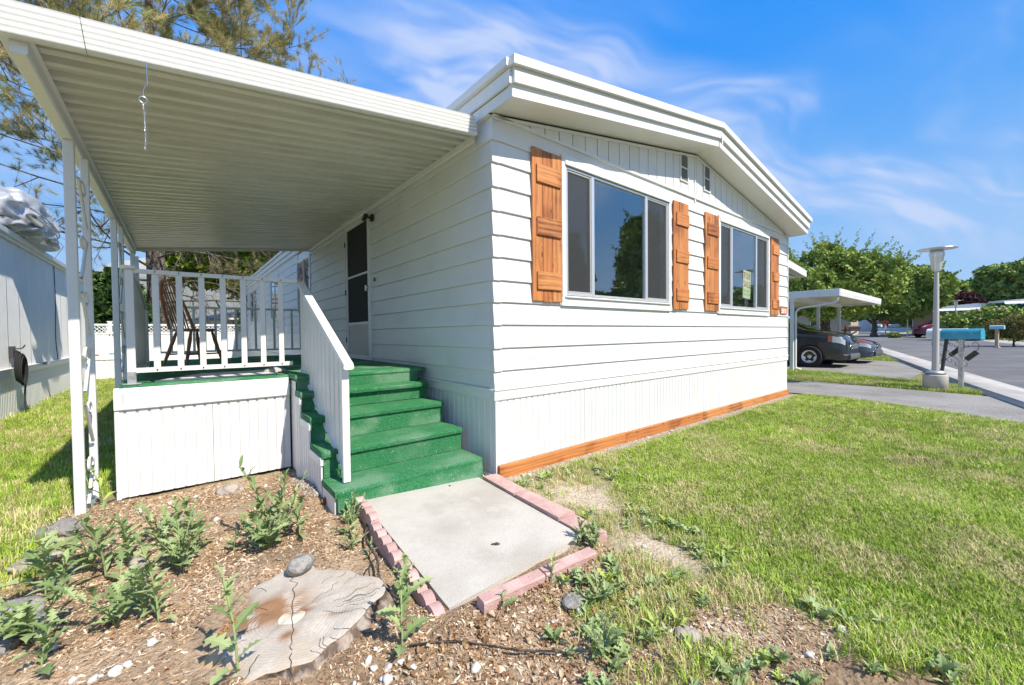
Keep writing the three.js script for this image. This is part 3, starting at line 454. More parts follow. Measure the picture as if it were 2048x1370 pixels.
{
  const stp = thing('porch_steps', 'five green turf covered porch steps with white ribbed side', 'steps');
  const xl = -1.31, xr = -.12, Y = [.20, .40, .60, .765], Zf = [-.035, -.35, -.68, -.99], zEnd = -1.22;
  Y.forEach((y, i) => {
    const zf = Zf[i], zb = i < 3 ? Zf[i + 1] - .02 : zEnd, yb = i ? Y[i - 1] : .03, lip = .022 + (i === 3 ? .018 : 0), r = .02;
    const p = [[zb, y - .03], [zb, y], [zf - r, y], [zf - r * .3, y - r * .3], [zf, y - r], [zf - .003, y - .045]];
    if (i) p.push([zf - lip, y - .055], [zf - lip - .004, yb + .001], [zf - lip - .03, yb + .001], [zf - lip - .03, y - .06]); else p.push([zf + .004, yb], [zf - .03, yb], [zf - .03, y - .04]);
    part(stp, 'turf_step', shiftUV(alongX(p.reverse(), xl + .012, xr), i * .33, i * .21), M.turf);
    part(stp, 'turf_edge', alongX([[zb + .004, y - .045], [zb + .004, y + .0015], [zf - r * .6, y + .0015], [zf - .004, y - .02], [zf - .006, y - .045]].reverse(), xl - .004, xl + .0118), M.turf);
    // white side of the step
    if (i) { const q = ribbed(0, zf - .03 - zb, .075, .007, .004); part(stp, 'side_panel', prism(q, .0, y - .10, (x, z, yy) => [xl + .006 - z, yy, zf - .03 - x], 'y'), M.siding); part(stp, 'side_trim', box(xl - .012, xl + .010, y - .105, y - .046, zb + .004, zf - .018), M.trim); part(stp, 'side_panel', box(xr - .014, xr - .002, .03, y - .06, zb, zf - .05), M.siding); }
    else { part(stp, 'side_panel', box(xl + .0, xl + .014, .0, y - .046, zb, zf - .034), M.trim); part(stp, 'side_panel', box(xr - .014, xr - .002, .0, y - .04, zb, zf - .05), M.turf); }
    part(stp, 'step_frame', box(xl + .03, xr - .03, .02, y - .05, zb + .01, zf - .07), M.paleWood);
  });
  // stair railing: a ribbed panel between sloping rails
  const x = -1.20, za = -1.46, zb = -.20, ya = 1.775, yb = 1.06, la = .935, lb = .28, topY = (z) => mix(ya, yb, (z - za) / (zb - za)), lowY = (z) => mix(la, lb, (z - za) / (zb - za));
  const sr = new THREE.Group(); sr.name = 'stair_railing'; stp.add(sr);
  const n = 11; for (let k = 0; k < n; k++) { const a = za + (zb - za) * k / n + .0015, b = za + (zb - za) * (k + 1) / n - .0015, w = b - a; const prof = [[a, 0], [a, .007], [a + .012, .007], [a + .02, .001], [b - .02, .001], [b - .012, .005], [b, .005], [b, 0]]; part(sr, 'ribbed_slat', prism(prof, 0, 1, (z, d, t) => [x - d, mix(lowY(z), topY(z) - .02, t), z], 'y'), M.railing); }
  part(sr, 'hand_rail', prism([[-.036, -.014], [-.024, -.024], [.024, -.024], [.036, -.014], [.032, .014], [-.032, .014]], 0, 1, (p, q, t) => [x + .01 + p, mix(ya - .02, yb - .025, t) + q, mix(za - .05, zb + .1, t)], 'z'), M.railing);
  part(sr, 'low_rail', prism([[-.014, -.016], [.012, -.016], [.012, .012], [-.014, .012]], 0, 1, (p, q, t) => [x + p, mix(la, lb, t) + q, mix(za, zb, t)], 'z'), M.railing);
  part(sr, 'newel_post', box(x - .02, x + .03, .205, 1.04, zb, zb + .035, .003, 'y'), M.railing);
  const sc = []; for (let k = 0; k < 8; k++) { const s = new THREE.SphereGeometry(.006, 6, 4).toNonIndexed(), t = (k + .5) / 8; s.translate(x - .015, mix(la, lb, t), mix(za, zb, t)); sc.push(s); } part(sr, 'screw', merge(sc), M.darkSteel);
}
// a wooden chair, a loose board and rags on the deck
{
  const c = thing('wooden_chair', 'brown spindle back wooden chair standing on the turf porch deck', 'chair', [-1.95, .9, -3.95], .62);
  const seat = alongY(Array.from({ length: 20 }, (_, i) => { const q = i / 20 * 6.283, r = 1 + .06 * Math.cos(2 * q); return [.215 * r * Math.cos(q) * (1.02), .205 * r * Math.sin(q)]; }), .42, .455, 'x'); part(c, 'seat', seat, M.chairWood);
  const leg = (a, b) => merge([taper(a, [mix(a[0], b[0], .3), mix(a[1], b[1], .3), mix(a[2], b[2], .3)], .014, .021, 10), taper([mix(a[0], b[0], .3), mix(a[1], b[1], .3), mix(a[2], b[2], .3)], [mix(a[0], b[0], .36), mix(a[1], b[1], .36), mix(a[2], b[2], .36)], .026, .026, 10), taper([mix(a[0], b[0], .36), mix(a[1], b[1], .36), mix(a[2], b[2], .36)], [mix(a[0], b[0], .75), mix(a[1], b[1], .75), mix(a[2], b[2], .75)], .018, .024, 10), taper([mix(a[0], b[0], .75), mix(a[1], b[1], .75), mix(a[2], b[2], .75)], b, .022, .013, 10)]);
  const f = [[-.25, 0, .19], [-.25, 0, -.19], [.22, 0, .2], [.22, 0, -.2]], t = [[-.13, .43, .12], [-.13, .43, -.12], [.13, .43, .13], [.13, .43, -.13]];
  f.forEach((a, i) => part(c, 'leg', leg(a, t[i]), M.chairWood));
  part(c, 'stretcher', merge([taper([-.215, .13, .17], [.19, .13, .175], .01, .01, 8), taper([-.215, .13, -.17], [.19, .13, -.175], .01, .01, 8), taper([0, .13, .17], [0, .13, -.17], .011, .011, 8)]), M.chairWood);
  const bow = (q) => [-.16 - .18 * Math.sin(q) * 1.0, .45 + .60 * Math.sin(q), .2 * Math.cos(q)]; part(c, 'back_bow', tube(Array.from({ length: 13 }, (_, i) => bow(i / 12 * Math.PI)), .017, 8, 30), M.chairWood);
  for (let k = -3; k <= 3; k++) { const q = Math.acos(k * .22 * .95), b = bow(q); part(c, 'spindle', merge([taper([-.16, .45, k * .04], [mix(-.16, b[0], .4), mix(.45, b[1], .4), mix(k * .04, b[2], .4)], .007, .011, 6), taper([mix(-.16, b[0], .4), mix(.45, b[1], .4), mix(k * .04, b[2], .4)], b, .011, .006, 6)]), M.chairWood); }
  const b = alongY([[-2.26, -1.56], [-1.40, -1.60], [-1.25, -2.12], [-1.95, -2.12]], .889, .899, 'x'); one('loose_board', b, M.trim, 'flat white panel lying on the green porch turf behind the railing', 'panel');
  const rag = new THREE.SphereGeometry(.07, 18, 12); const p = rag.attributes.position; for (let i = 0; i < p.count; i++) { const k = .6 + .8 * fbm(p.getX(i) * 22 + 3, p.getZ(i) * 22 + p.getY(i) * 9, 3, 7); p.setXYZ(i, p.getX(i) * k * 1.4, Math.max(0, p.getY(i)) * k * .6, p.getZ(i) * k); } rag.computeVertexNormals(); rag.translate(-1.37, .9, -1.80); one('rag', rag.toNonIndexed(), std(.42, .41, .38, .95), 'crumpled grey rag on the porch turf beside the stair railing', 'rag');
}

// ---------------------------------------------------------------- path slab, edging
{
  const q = [[-1.135, -.07, .105], [-.165, -.03, .045], [-.255, 1.19, .042], [-1.19, 1.235, .035]];   // x, z, y of the top corners
  const n = 14, out = [], at = (u, v) => { const a = mix3(q[0], q[1], u), b = mix3(q[3], q[2], u), c = mix3(a, b, v); const e = Math.min(u, v, 1 - u, 1 - v); return [c[0] + (e < .001 ? .004 * (fbm(u * 20, v * 20, 2, 5) - .5) : 0), c[2] - (e < .001 ? .004 : 0) + .002 * (fbm(u * 6, v * 6, 2, 3) - .5), c[1]]; };
  for (let j = 0; j < n; j++) for (let i = 0; i < n; i++) { const a = at(i / n, j / n), b = at((i + 1) / n, j / n), c = at((i + 1) / n, (j + 1) / n), d = at(i / n, (j + 1) / n); out.push(...a, ...c, ...b, ...a, ...d, ...c); }
  const low = (p) => [p[0], -.06, p[2]]; const rim = []; for (let i = 0; i < n; i++) rim.push([at(i / n, 1), at((i + 1) / n, 1)], [at(1, 1 - i / n), at(1, 1 - (i + 1) / n)], [at(1 - i / n, 0), at(1 - (i + 1) / n, 0)], [at(0, i / n), at(0, (i + 1) / n)]);
  for (const [a, b] of rim) out.push(...a, ...low(a), ...low(b), ...a, ...low(b), ...b);
  setting('path', uvm(tri(out)), M.concrete);
  // scalloped edging on the mulch side: three blocks of five scallops
  const A = [-1.155, -.16], B = [-1.245, 1.245], L = Math.hypot(B[0] - A[0], B[1] - A[1]), ang = Math.atan2(-(B[1] - A[1]), B[0] - A[0]);
  for (let k = 0; k < 3; k++) {
    const w = L / 3 - .006, pts = [[0, -.08]]; pts.push([w, -.08]); for (let i = 4; i >= 0; i--) for (let j = 0; j <= 6; j++) { const t = 1 - j / 6, u = (i + t) / 5; pts.push([u * w, .082 + .02 * Math.pow(Math.sin(Math.PI * t), .6)]); }
    const s = k * L / 3, m = one('edging_block', prism(pts, -.026, .024, (x, y, t) => [x, y, t], 'x'), M.pinkBlock, 'pink scalloped concrete edging block between the slab and the stump bed', 'edging block', 'scalloped edging blocks beside the slab'); m.position.set(A[0] + (B[0] - A[0]) * s / L, .012 - .035 * k / 2 + .03 * (k === 0), A[1] + (B[1] - A[1]) * s / L); m.rotation.y = ang + [.02, -.015, .01][k]; m.rotation.x = [.05, .03, .08][k];
  }
  const paver = (pts, y, lab) => one('edging_block', alongY(pts.reverse(), -.06, y, 'x'), M.pinkBlock, lab, 'edging block', 'pink pavers on the lawn side of the slab');
  paver([[-.15, .01], [-.02, .035], [-.065, .48], [-.19, .47]], .058, 'flat pink paver beside the slab, next to the house corner');
  paver([[-.192, .485], [-.07, .495], [-.085, .98], [-.225, .965]], .062, 'flat pink paver beside the slab, middle of its row');
  paver([[-.228, .978], [-.09, .99], [-.12, 1.27], [-.25, 1.25]], .05, 'flat pink paver beside the slab, partly under weeds');
  const long = (x0, z0, x1, z1, y, tl, lab) => { const w = Math.hypot(x1 - x0, z1 - z0); const m = one('edging_block', alongX([[-.031, -.05], [.031, -.05], [.031, .068], [.026, .075], [-.026, .077], [-.031, .07]], 0, w), M.pinkBlock, lab, 'edging block'); m.position.set(x0, y, z0); m.rotation.set(tl, Math.atan2(-(z1 - z0), x1 - x0), 0); };
  long(-1.085, 1.325, -.735, 1.345, .0, .06, 'pink edging block on the front of the slab near the leaf litter');
  long(-.73, 1.347, -.385, 1.372, .004, .09, 'pink edging block on the front of the slab beside the lawn weeds');
}

// ---------------------------------------------------------------- stump and its stone
{
  const cx = -1.775, cz = .87, top = .074, sp = thing('tree_stump', 'large weathered grey cut tree stump with growth rings', 'stump', [cx, 0, cz]);
  const R = (a) => { return .355 + .030 * Math.cos(2 * (a + .35)) + .020 * Math.sin(5 * a + 1) + .024 * Math.sin(3 * a + .4) + .012 * Math.sin(9 * a) + .006 * Math.sin(17 * a + 2); };
  const seg = 72, rings = 16, pos = [], uv = [], idx = [];
  for (let j = 0; j <= rings; j++) for (let i = 0; i <= seg; i++) { const a = i / seg * 6.28318, r = R(a) * j / rings, x = r * Math.cos(a), z = r * Math.sin(a); const rot = sm(.55, .95, j / rings) * sm(.3, .8, Math.cos(a - 3.35)); pos.push(x, top + .03 * (fbm(x * 9, z * 9, 3, 301) - .5) + .008 * (fbm(x * 40, z * 40, 2, 303) - .5) - rot * .075 - (j === rings ? .008 : 0), z); uv.push(.5 + x, .5 + z); }
  for (let j = 0; j < rings; j++) for (let i = 0; i < seg; i++) { const a = j * (seg + 1) + i, b = a + 1, c = a + seg + 1, d = c + 1; idx.push(a, b, c, b, d, c); }
  const g = new THREE.BufferGeometry(); g.setAttribute('position', new THREE.Float32BufferAttribute(pos, 3)); g.setAttribute('uv', new THREE.Float32BufferAttribute(uv, 2)); g.setIndex(idx); g.computeVertexNormals();
  const cracks = Array.from({ length: 8 }, (_, i) => [hash(i, 5, 3) * 6.283, .03 + .2 * hash(i, 6, 3), .12 + .3 * hash(i, 7, 3), .0006 + .0009 * hash(i, 8, 3)]); cracks.push([-1.35, 0, .31, .0013], [1.75, .0, .2, .0009], [.15, .2, .36, .0016], [.55, .12, .3, .0013]); for (let i = 0; i < 26; i++) cracks.push([hash(i, 15, 3) * 6.283, .16 + .12 * hash(i, 16, 3), .26 + .1 * hash(i, 17, 3), .0006]);
  const field = (u, v) => { const x = u - .5 - .02, z = v - .5 - .04, wob = (fbm(u * 7, v * 7, 4, 311) - .5) * .05, r = Math.hypot(x, z * .92), a = Math.atan2(z, x), rr = r + wob; const ring = .5 + .5 * Math.sin(rr * 6.283 / .0125 + 2.5 * fbm(u * 4, v * 4, 2, 317)); let cr = 0; for (const [ca, r0, r1, w] of cracks) { let d = a - ca - .25 * (fbm(r * 22, ca * 3, 2, 9) - .5); d = Math.atan2(Math.sin(d), Math.cos(d)); if (r > r0 && r < r1) cr = Math.max(cr, 1 - sm(w * .6, w * 1.5, Math.abs(d) * r)); } return { ring, cr, r, a, x, z }; };
  const tm = tex(1024, 1, (u, v) => { const f = field(u, v), g2 = fbm(u * 13, v * 13, 4, 321), g3 = fbm(u * 90, v * 90, 2, 322); let c = mix3([.455, .405, .345], [.385, .335, .28], f.ring * (.15 + .6 * g2)); c = mix3(c, [.56, .51, .44], sm(.45, .8, g3) * .35); c = mix3(c, [.42, .32, .22], sm(.48, .75, fbm(u * 6 + 3, v * 6, 4, 325)) * .45); const br = Math.max(Math.exp(-(((f.x + .09) / .15) ** 2 + ((f.z + .10) / .085) ** 2)), .7 * Math.exp(-(((f.x - .03) / .05) ** 2 + ((f.z + .02) / .05) ** 2)), .6 * Math.exp(-(((f.x + .04) / .03) ** 2 + ((f.z - .12) / .025) ** 2)), .5 * Math.exp(-(((f.x - .16) / .05) ** 2 + ((f.z - .1) / .03) ** 2))); c = mix3(c, [.27, .145, .07], Math.min(1, br * 1.9 * sm(.25, .6, g2 + .15 * f.ring))); if (f.r < .05) c = mix3(c, [.74, .66, .52], .8 * sm(.4, .6, g2)); const rotten = sm(.19, .30, f.r + .08 * (g2 - .5)) * sm(.35, .85, Math.cos(f.a - 3.35)); c = mix3(c, mix3([.36, .19, .085], [.55, .38, .20], g3), rotten * .9); const saw = sm(.25, .31, f.r + .06 * (g2 - .5)) * sm(.5, .9, Math.cos(f.a - 1.75)); c = mix3(c, mix3([.60, .44, .25], [.40, .24, .12], g3), saw * .85); return mix3(c, [.11, .082, .062], f.cr * .9); });
  const tb = tex(1024, 1, (u, v) => { const f = field(u, v), ro = sm(.17, .25, f.r) * sm(.3, .7, Math.cos(f.a - 3.35)); return .75 - .05 * f.ring * (1 - ro) - .55 * f.cr - .5 * ro * fbm(u * 40, v * 40, 3, 333) + .12 * fbm(u * 60, v * 60, 2, 331); }, false);
  part(sp, 'cut_face', g, std(1, 1, 1, .9, { map: tm, bumpMap: tb, bumpScale: .012 }));
  const p2 = [], u2 = [], i2 = [], rows = 12; for (let j = 0; j <= rows; j++) for (let i = 0; i <= seg; i++) { const a = i / seg * 6.28318, t = j / rows, fl = 1 + .05 * Math.sin(t * 3) + (.14 + .08 * Math.sin(5 * a + .7) + .05 * Math.sin(3 * a)) * t * t, nz = (fbm(a * 11, t * 2.6, 4, 341) - .5) * .085 * sm(0, .12, t), r = R(a) * fl + nz; const rot = sm(.3, .8, Math.cos(a - 3.35)); p2.push(r * Math.cos(a), mix(top - .008 + .03 * (fbm(R(a) * Math.cos(a) * 9, R(a) * Math.sin(a) * 9, 3, 301) - .5) - rot * .075, -.09, t), r * Math.sin(a)); u2.push(a * .33, t * .25); }
  for (let j = 0; j < rows; j++) for (let i = 0; i < seg; i++) { const a = j * (seg + 1) + i, b = a + 1, c = a + seg + 1, d = c + 1; i2.push(a, b, c, b, d, c); }
  const s = new THREE.BufferGeometry(); s.setAttribute('position', new THREE.Float32BufferAttribute(p2, 3)); s.setAttribute('uv', new THREE.Float32BufferAttribute(u2, 2)); s.setIndex(i2); s.computeVertexNormals();
  part(sp, 'bark', s, std(1, 1, 1, .95, { map: tex(512, .5, (u, v) => { const r = fbm(u * 14, v * 5, 4, 351, 14), f = N(u, v, 30, 3, 352); return mix3(mix3([.36, .30, .26], [.13, .095, .07], sm(.38, .62, r)), [.44, .24, .11], sm(.62, .8, f) * .5); }), bumpMap: tex(512, .5, (u, v) => fbm(u * 14, v * 5, 4, 351, 14), false), bumpScale: .03 }));
}
const STUMP = [-1.775, .074, .87];
function rock(seed, rx, ry, rz, rough = .3, det = 3) {
  const g = new THREE.IcosahedronGeometry(1, det), p = g.attributes.position; for (let i = 0; i < p.count; i++) { const x = p.getX(i), y = p.getY(i), z = p.getZ(i), k = 1 + rough * ((fbm(x * 1.4 + seed * 7.1, y * 1.4 + z * 1.1 + seed, 3, seed) - .5) * 1.6); p.setXYZ(i, x * k * rx, y * k * ry, z * k * rz); } g.computeVertexNormals(); return uvm(smooth(g));
}
function smooth(g) { const p = g.attributes.position, nm = g.attributes.normal, acc = new Map(); const key = (i) => Math.round(p.getX(i) * 1e5) + ',' + Math.round(p.getY(i) * 1e5) + ',' + Math.round(p.getZ(i) * 1e5); for (let i = 0; i < p.count; i++) { const k = key(i), a = acc.get(k) || [0, 0, 0]; a[0] += nm.getX(i); a[1] += nm.getY(i); a[2] += nm.getZ(i); acc.set(k, a); } for (let i = 0; i < p.count; i++) { const a = acc.get(key(i)), l = Math.hypot(...a) || 1; nm.setXYZ(i, a[0] / l, a[1] / l, a[2] / l); } return g; }
{ const m = one('river_stone', rock(3, .072, .042, .05, .12), M.stone[0], 'smooth grey river stone resting on the stump edge', 'stone'); m.position.set(-1.655, .114, .585); m.rotation.y = .5;
  [[-1.80, -1.10, .10, .05, .08, 1, 'pale rounded rock half buried in the mulch beside the deck skirt'], [-2.16, -.60, .09, .06, .07, 1, 'tan rock in the mulch behind the thistle weeds'], [-2.72, -1.02, .17, .05, .10, 2, 'dark grey flat rock at the foot of the patio post'], [-2.72, -.58, .13, .05, .09, 1, 'pale rock on the edge of the side lawn'], [-2.30, -.2, .06, .04, .05, 1, 'small tan rock among the weed stems'], [-2.71, .02, .12, .05, .10, 0, 'flat grey rock lying in the mulch among leaf litter'], [-2.60, .10, .08, .03, .05, 0, 'narrow grey rock beside a larger flat grey rock'], [-2.68, .27, .09, .035, .06, 2, 'low bluish grey rock near the plain mulch'], [-.72, 1.55, .08, .02, .06, 0, 'flat grey stone in leaf litter before the edging'], [-.50, 1.98, .07, .03, .05, 1, 'tan stone among the sparse lawn weeds']].forEach(([x, z, a, b, c, k, lab], i) => { const r = one('rock', rock(20 + i, a * .85, b, c * .85, .75), M.stone[k], lab, 'rock'); r.position.set(x, gy(x, z) + b * .35, z); r.rotation.y = i * 1.3; });
}
{ // white landscaping rocks
  const r = rng(77), gs = [0, 1, 2, 3].map((i) => rock(50 + i, .017, .011, .013, .9, 2)); const spots = [];
  const clump = (x, z, n, s) => { for (let i = 0; i < n; i++) spots.push([x + (r() + r() - 1) * s * 2, z + (r() + r() - 1) * s * 2, .55 + r() * .8]); };
  clump(-2.22, .82, 12, .12); clump(-1.53, 1.36, 12, .08); clump(-1.38, -.6, 14, .22); clump(-1.92, -.55, 5, .15); clump(-2.2, -1.25, 6, .2); clump(-1.4, -1.2, 9, .12); clump(-.55, 1.75, 6, .3); clump(-.1, 2.0, 7, .4); clump(.2, .14, 8, .2); clump(1.2, .14, 8, .6); clump(2.6, .13, 6, .7); clump(-1.5, 1.62, 6, .15); clump(-2.5, .3, 5, .2);
  spots.forEach(([x, z, s], i) => { if (Math.hypot(x + 1.775, z - .87) < .45) { x += .12; z += .45; } if (z > -.0 && z < 1.25 && x < -.0 && x > -1.2) return; if (x > 0 && z < .1) z = .1 + .08 * r(); const m = one('white_rock', gs[i % 4], M.whiteRock, 'small white landscaping rock lying on the bare soil', 'rock', 'white landscaping rocks'); m.position.set(x, gy(x, z) + .006, z); m.rotation.set(r() * .5, r() * 6, r() * .5); m.scale.setScalar(s); });
}

// ---------------------------------------------------------------- ground cover
function bladeClump(seed, n, len, spread, width) {
  const r = rng(seed), out = [];
  for (let i = 0; i < n; i++) {
    const a = r() * 6.283, d = Math.sqrt(r()) * spread, x = d * Math.cos(a), z = d * Math.sin(a), h = len * (.55 + .6 * r()), la = r() * 6.283, lean = h * (.2 + .75 * r()), dx = Math.cos(la), dz = Math.sin(la), w = width * (.7 + .6 * r()), px = -dz * w, pz = dx * w;
    const m = [x + dx * lean * .35, h * .6, z + dz * lean * .35], t = [x + dx * lean, h * (1 - .25 * r()), z + dz * lean], b0 = [x - px, 0, z - pz], b1 = [x + px, 0, z + pz], m0 = [m[0] - px * .8, m[1], m[2] - pz * .8], m1 = [m[0] + px * .8, m[1], m[2] + pz * .8];
    out.push(...b0, ...b1, ...m1, ...b0, ...m1, ...m0, ...m0, ...m1, ...t);
  }
  const g = tri(out); g.setAttribute('uv', new THREE.Float32BufferAttribute(new Float32Array(out.length / 3 * 2), 2)); return g;
}
const edgeX = (z) => { const P = [[-.5, 1.4], [.25, .95], [.7, .72], [.9, .45], [1.25, .28], [1.6, .12], [1.9, 0], [2.2, .05], [2.6, -.12], [3.2, -.25], [6, -.6]]; for (let i = 0; i < P.length - 1; i++) if (z < P[i + 1][0]) return mix(P[i][1], P[i + 1][1], Math.max(0, (z - P[i][0]) / (P[i + 1][0] - P[i][0]))); return -.6; };
const grassMat = M.leaf(1, 1, 1, .15);
const grassCol = (r, dry) => { const k = r(); const c = k < dry ? mix3([.66, .57, .32], [.52, .47, .22], r()) : mix3([.19, .31, .030], [.43, .545, .09], r()); const v = .75 + .5 * r(); return lin(c[0] * v, c[1] * v, c[2] * v); };
function lawn(name, label, seed, x0, x1, z0, z1, n, ok, len, dry, s = 1, blades = 9) {
  const r = rng(seed), mats = [], cols = []; let tries = 0;
  while (mats.length < n && tries++ < n * 6) { const x = mix(x0, x1, r()), z = mix(z0, z1, r()), q = ok(x, z) * (1 - bareSoil(x, z) * .97); if (r() > q) continue; const patch = fbm(x * 1.5, z * 1.5, 3, 401), k = s * (.65 + .5 * r()) * (.75 + .5 * patch); mats.push(mat4(x, gy(x, z) - .004, z, (r() - .5) * .3, r() * 6.283, (r() - .5) * .3, k, k * (.8 + .4 * r()))); const yel = fbm(x * 2.6 + 7, z * 2.6, 3, 405); const c = grassCol(r, dry + .75 * sm(.45, .72, yel) * .55); const tint = .8 + .45 * fbm(x * .9, z * .9, 3, 409); c.r *= tint; c.g *= tint; c.b *= tint; cols.push(c); }
  return stuff(name, bladeClump(seed, blades, len, .035, .0019), grassMat, mats, cols, label, 'grass');
}
const lawnOK = (x, z) => { const d = x - edgeX(z), n = fbm(x * 5, z * 5, 3, 421); return x > 7.35 || z < .2 + .1 * n ? 0 : sm(-.02, .28, d + .35 * (n - .5)); };
lawn('lawn_grass', 'mown yellow green lawn in front of the house', 11, -.3, 3.2, .15, 3.3, 34000, lawnOK, .042, .19);
lawn('lawn_grass', 'mown lawn running towards the drive beside the house', 12, 3.2, 7.4, .15, 4.5, 22000, (x, z) => lawnOK(x, z) * (x > 7.3 - (z > 1 ? (z - 1) * .5 : 0) ? 0 : 1), .046, .17, 1.3);
lawn('lawn_grass', 'lawn on the street side of the mown yard', 13, -.6, 6.2, 3.3, 5.4, 9000, (x, z) => (x > edgeX(z) ? 1 : 0), .05, .2, 1.5);
lawn('sparse_grass', 'sparse grass tufts thinning into bare soil by the slab', 14, -1.25, 1.4, .15, 3.0, 3600, (x, z) => { const d = x - edgeX(z), n = fbm(x * 4, z * 4, 3, 431); return (z < 1.42 && x < -.05) ? 0 : sm(-1.15, -.3, d) * sm(.35, .05, d) * sm(.38, .60, n); }, .05, .34);
lawn('side_lawn', 'long shaded grass between the two homes', 15, -4.15, -2.55, -14, -.2, 16000, (x, z) => (z > -1.7 ? sm(-2.58, -2.8, x + .15 * fbm(x * 4, z * 4, 2, 3)) * sm(-.1, -.6, z) : x < -2.5 || z < -5.7 ? 1 : 0), .075, .16, 1.25);
lawn('side_lawn', 'grass at the far end of the side yard', 16, -4.4, .0, -16.2, -6.0, 7000, (x, z) => (x < -.05 ? 1 : 0), .08, .2, 1.5);
lawn('verge_grass', 'grass strip around the lamp post between two drives', 17, 9.6, 13.2, -3, 2.9, 12000, (x, z) => (x > 9.8 - Math.max(0, z) * .17 && x < 12.85 - Math.max(0, z + 1.8) * .45 && (x - SO[0]) * SN[0] + (z - SO[1]) * SN[1] < -.9 ? 1 : 0), .06, .15, 1.6);
lawn('verge_grass', 'grass strip past the parked cars along the kerb', 18, 16.5, 30, -8, 1.5, 9000, (x, z) => (x > 18.2 - Math.max(0, z + .4) * .45 && (x - SO[0]) * SN[0] + (z - SO[1]) * SN[1] < -.9 ? 1 : 0), .07, .15, 2);
lawn('verge_grass', 'front lawns across the street', 19, 22, 75, -14, 12, 9000, (x, z) => { const n = (x - SO[0]) * SN[0] + (z - SO[1]) * SN[1]; return n > 7.3 && n < 14 ? 1 : 0; }, .09, .2, 5);
{ // bark mulch, needles, dead leaves
  const r = rng(501), inBed = (x, z) => (bed(x, z) > .5 && !(x > -1.21 && x < -.1 && z < 1.26 && z > -.1) && Math.hypot(x + 1.775, z - .87) > .33 && !(x > -1.33 && x < -.1 && z < 0) && z > -1.4);
  const chip = (seed) => { const q = rng(seed), g = new THREE.BoxGeometry(1, .14, .30, 2, 1, 1), p = g.attributes.position; for (let i = 0; i < p.count; i++) { const k = hash(Math.round(p.getX(i) * 9) + seed, Math.round(p.getZ(i) * 9) + Math.round(p.getY(i) * 7) * 3, seed); p.setXYZ(i, p.getX(i) * (.75 + .5 * k), p.getY(i) * (.5 + k) + .12 * p.getX(i) * p.getX(i), p.getZ(i) * (.55 + .8 * k)); } const o = g.toNonIndexed(); o.computeVertexNormals(); return o; };
  const place = (n, smin, smax, flat) => { const l = []; let t = 0; while (l.length < n && t++ < n * 12) { const x = mix(-3.0, .25, r()), z = mix(-1.45, 2.4, r()); if (!inBed(x, z) || fbm(x * 3.3 + smax * 90, z * 3.3, 3, 521) < .22 + .3 * r()) continue; l.push(mat4(x, gy(x, z) + .003, z, (r() - .5) * flat, r() * 6.283, (r() - .5) * flat, mix(smin, smax, r() * r()))); } return l; };
  const brown = () => { const c = [[.44, .29, .17], [.33, .20, .11], [.58, .44, .30], [.17, .10, .06], [.66, .54, .40]][Math.floor(r() * 5)], v = .75 + .5 * r(); return lin(c[0] * v, c[1] * v, c[2] * v); };
  for (const k of [0, 1]) { const m = place(24000, .004, .030, 1.1); stuff('mulch', chip(510 + k), std(1, 1, 1, .95), m, m.map(brown), k ? 'coarse shredded bark mulch spread over the planting bed' : 'brown bark mulch covering the planting bed', 'mulch'); }
  const needle = tri([-.5, 0, -.012, .5, .03, -.012, .5, .03, .012, -.5, 0, -.012, .5, .03, .012, -.5, 0, .012]); const nm = place(22000, .02, .075, .6); for (let i = 0; i < 46; i++) { const u = r(), v = r(), x = mix(mix(-1.1, -.2, u), mix(-1.15, -.29, u), v), z = mix(.02, 1.17, v), y = mix(mix(.105, .045, u), mix(.035, .042, u), v); nm.push(mat4(x, y + .004, z, 0, r() * 6.283, (r() - .5) * .06, mix(.012, .06, r() * r()))); } stuff('pine_needles', needle, std(1, 1, 1, .8), nm, nm.map(() => { const v = .7 + .6 * r(); return lin(.52 * v, .36 * v, .20 * v); }), 'fallen dry pine needles scattered over the mulch', 'pine needles');
  const leafP = []; for (let i = 0; i < 6; i++) { const a = i / 6, b = (i + 1) / 6, w = (t) => .32 * Math.sin(Math.PI * Math.pow(t, .8)) + .01, y = (t) => .22 * Math.sin(t * 5) + .1, up = .16; leafP.push(a - .5, y(a) + up, -w(a), a - .5, y(a), 0, b - .5, y(b), 0, a - .5, y(a) + up, -w(a), b - .5, y(b), 0, b - .5, y(b) + up, -w(b), a - .5, y(a), 0, a - .5, y(a) + up * .6, w(a), b - .5, y(b) + up * .6, w(b), a - .5, y(a), 0, b - .5, y(b) + up * .6, w(b), b - .5, y(b), 0); }
  const lm = place(500, .012, .03, 1.2); let t = 0; while (lm.length < 1500 && t++ < 20000) { const x = mix(-1.5, .1, r()), z = 1.36 + Math.abs(r() + r() - 1) * .75; if (inBed(x, z) && Math.hypot((x + 1.775) / 1.15, z - .87) > .36) lm.push(mat4(x, gy(x, z) + .006, z, (r() - .5) * 1.6, r() * 6.283, (r() - .5) * 1.6, mix(.010, .042, r() * r() + .1))); }
  stuff('leaf_litter', tri(leafP), M.leaf(1, 1, 1), lm, lm.map(() => { const c = [[.46, .30, .16], [.56, .43, .28], [.30, .17, .08], [.66, .56, .42], [.40, .24, .12]][Math.floor(r() * 5)], v = .8 + .4 * r(); return lin(c[0] * v, c[1] * v, c[2] * v); }), 'curled dry tan leaves lying before the slab edging', 'leaves');
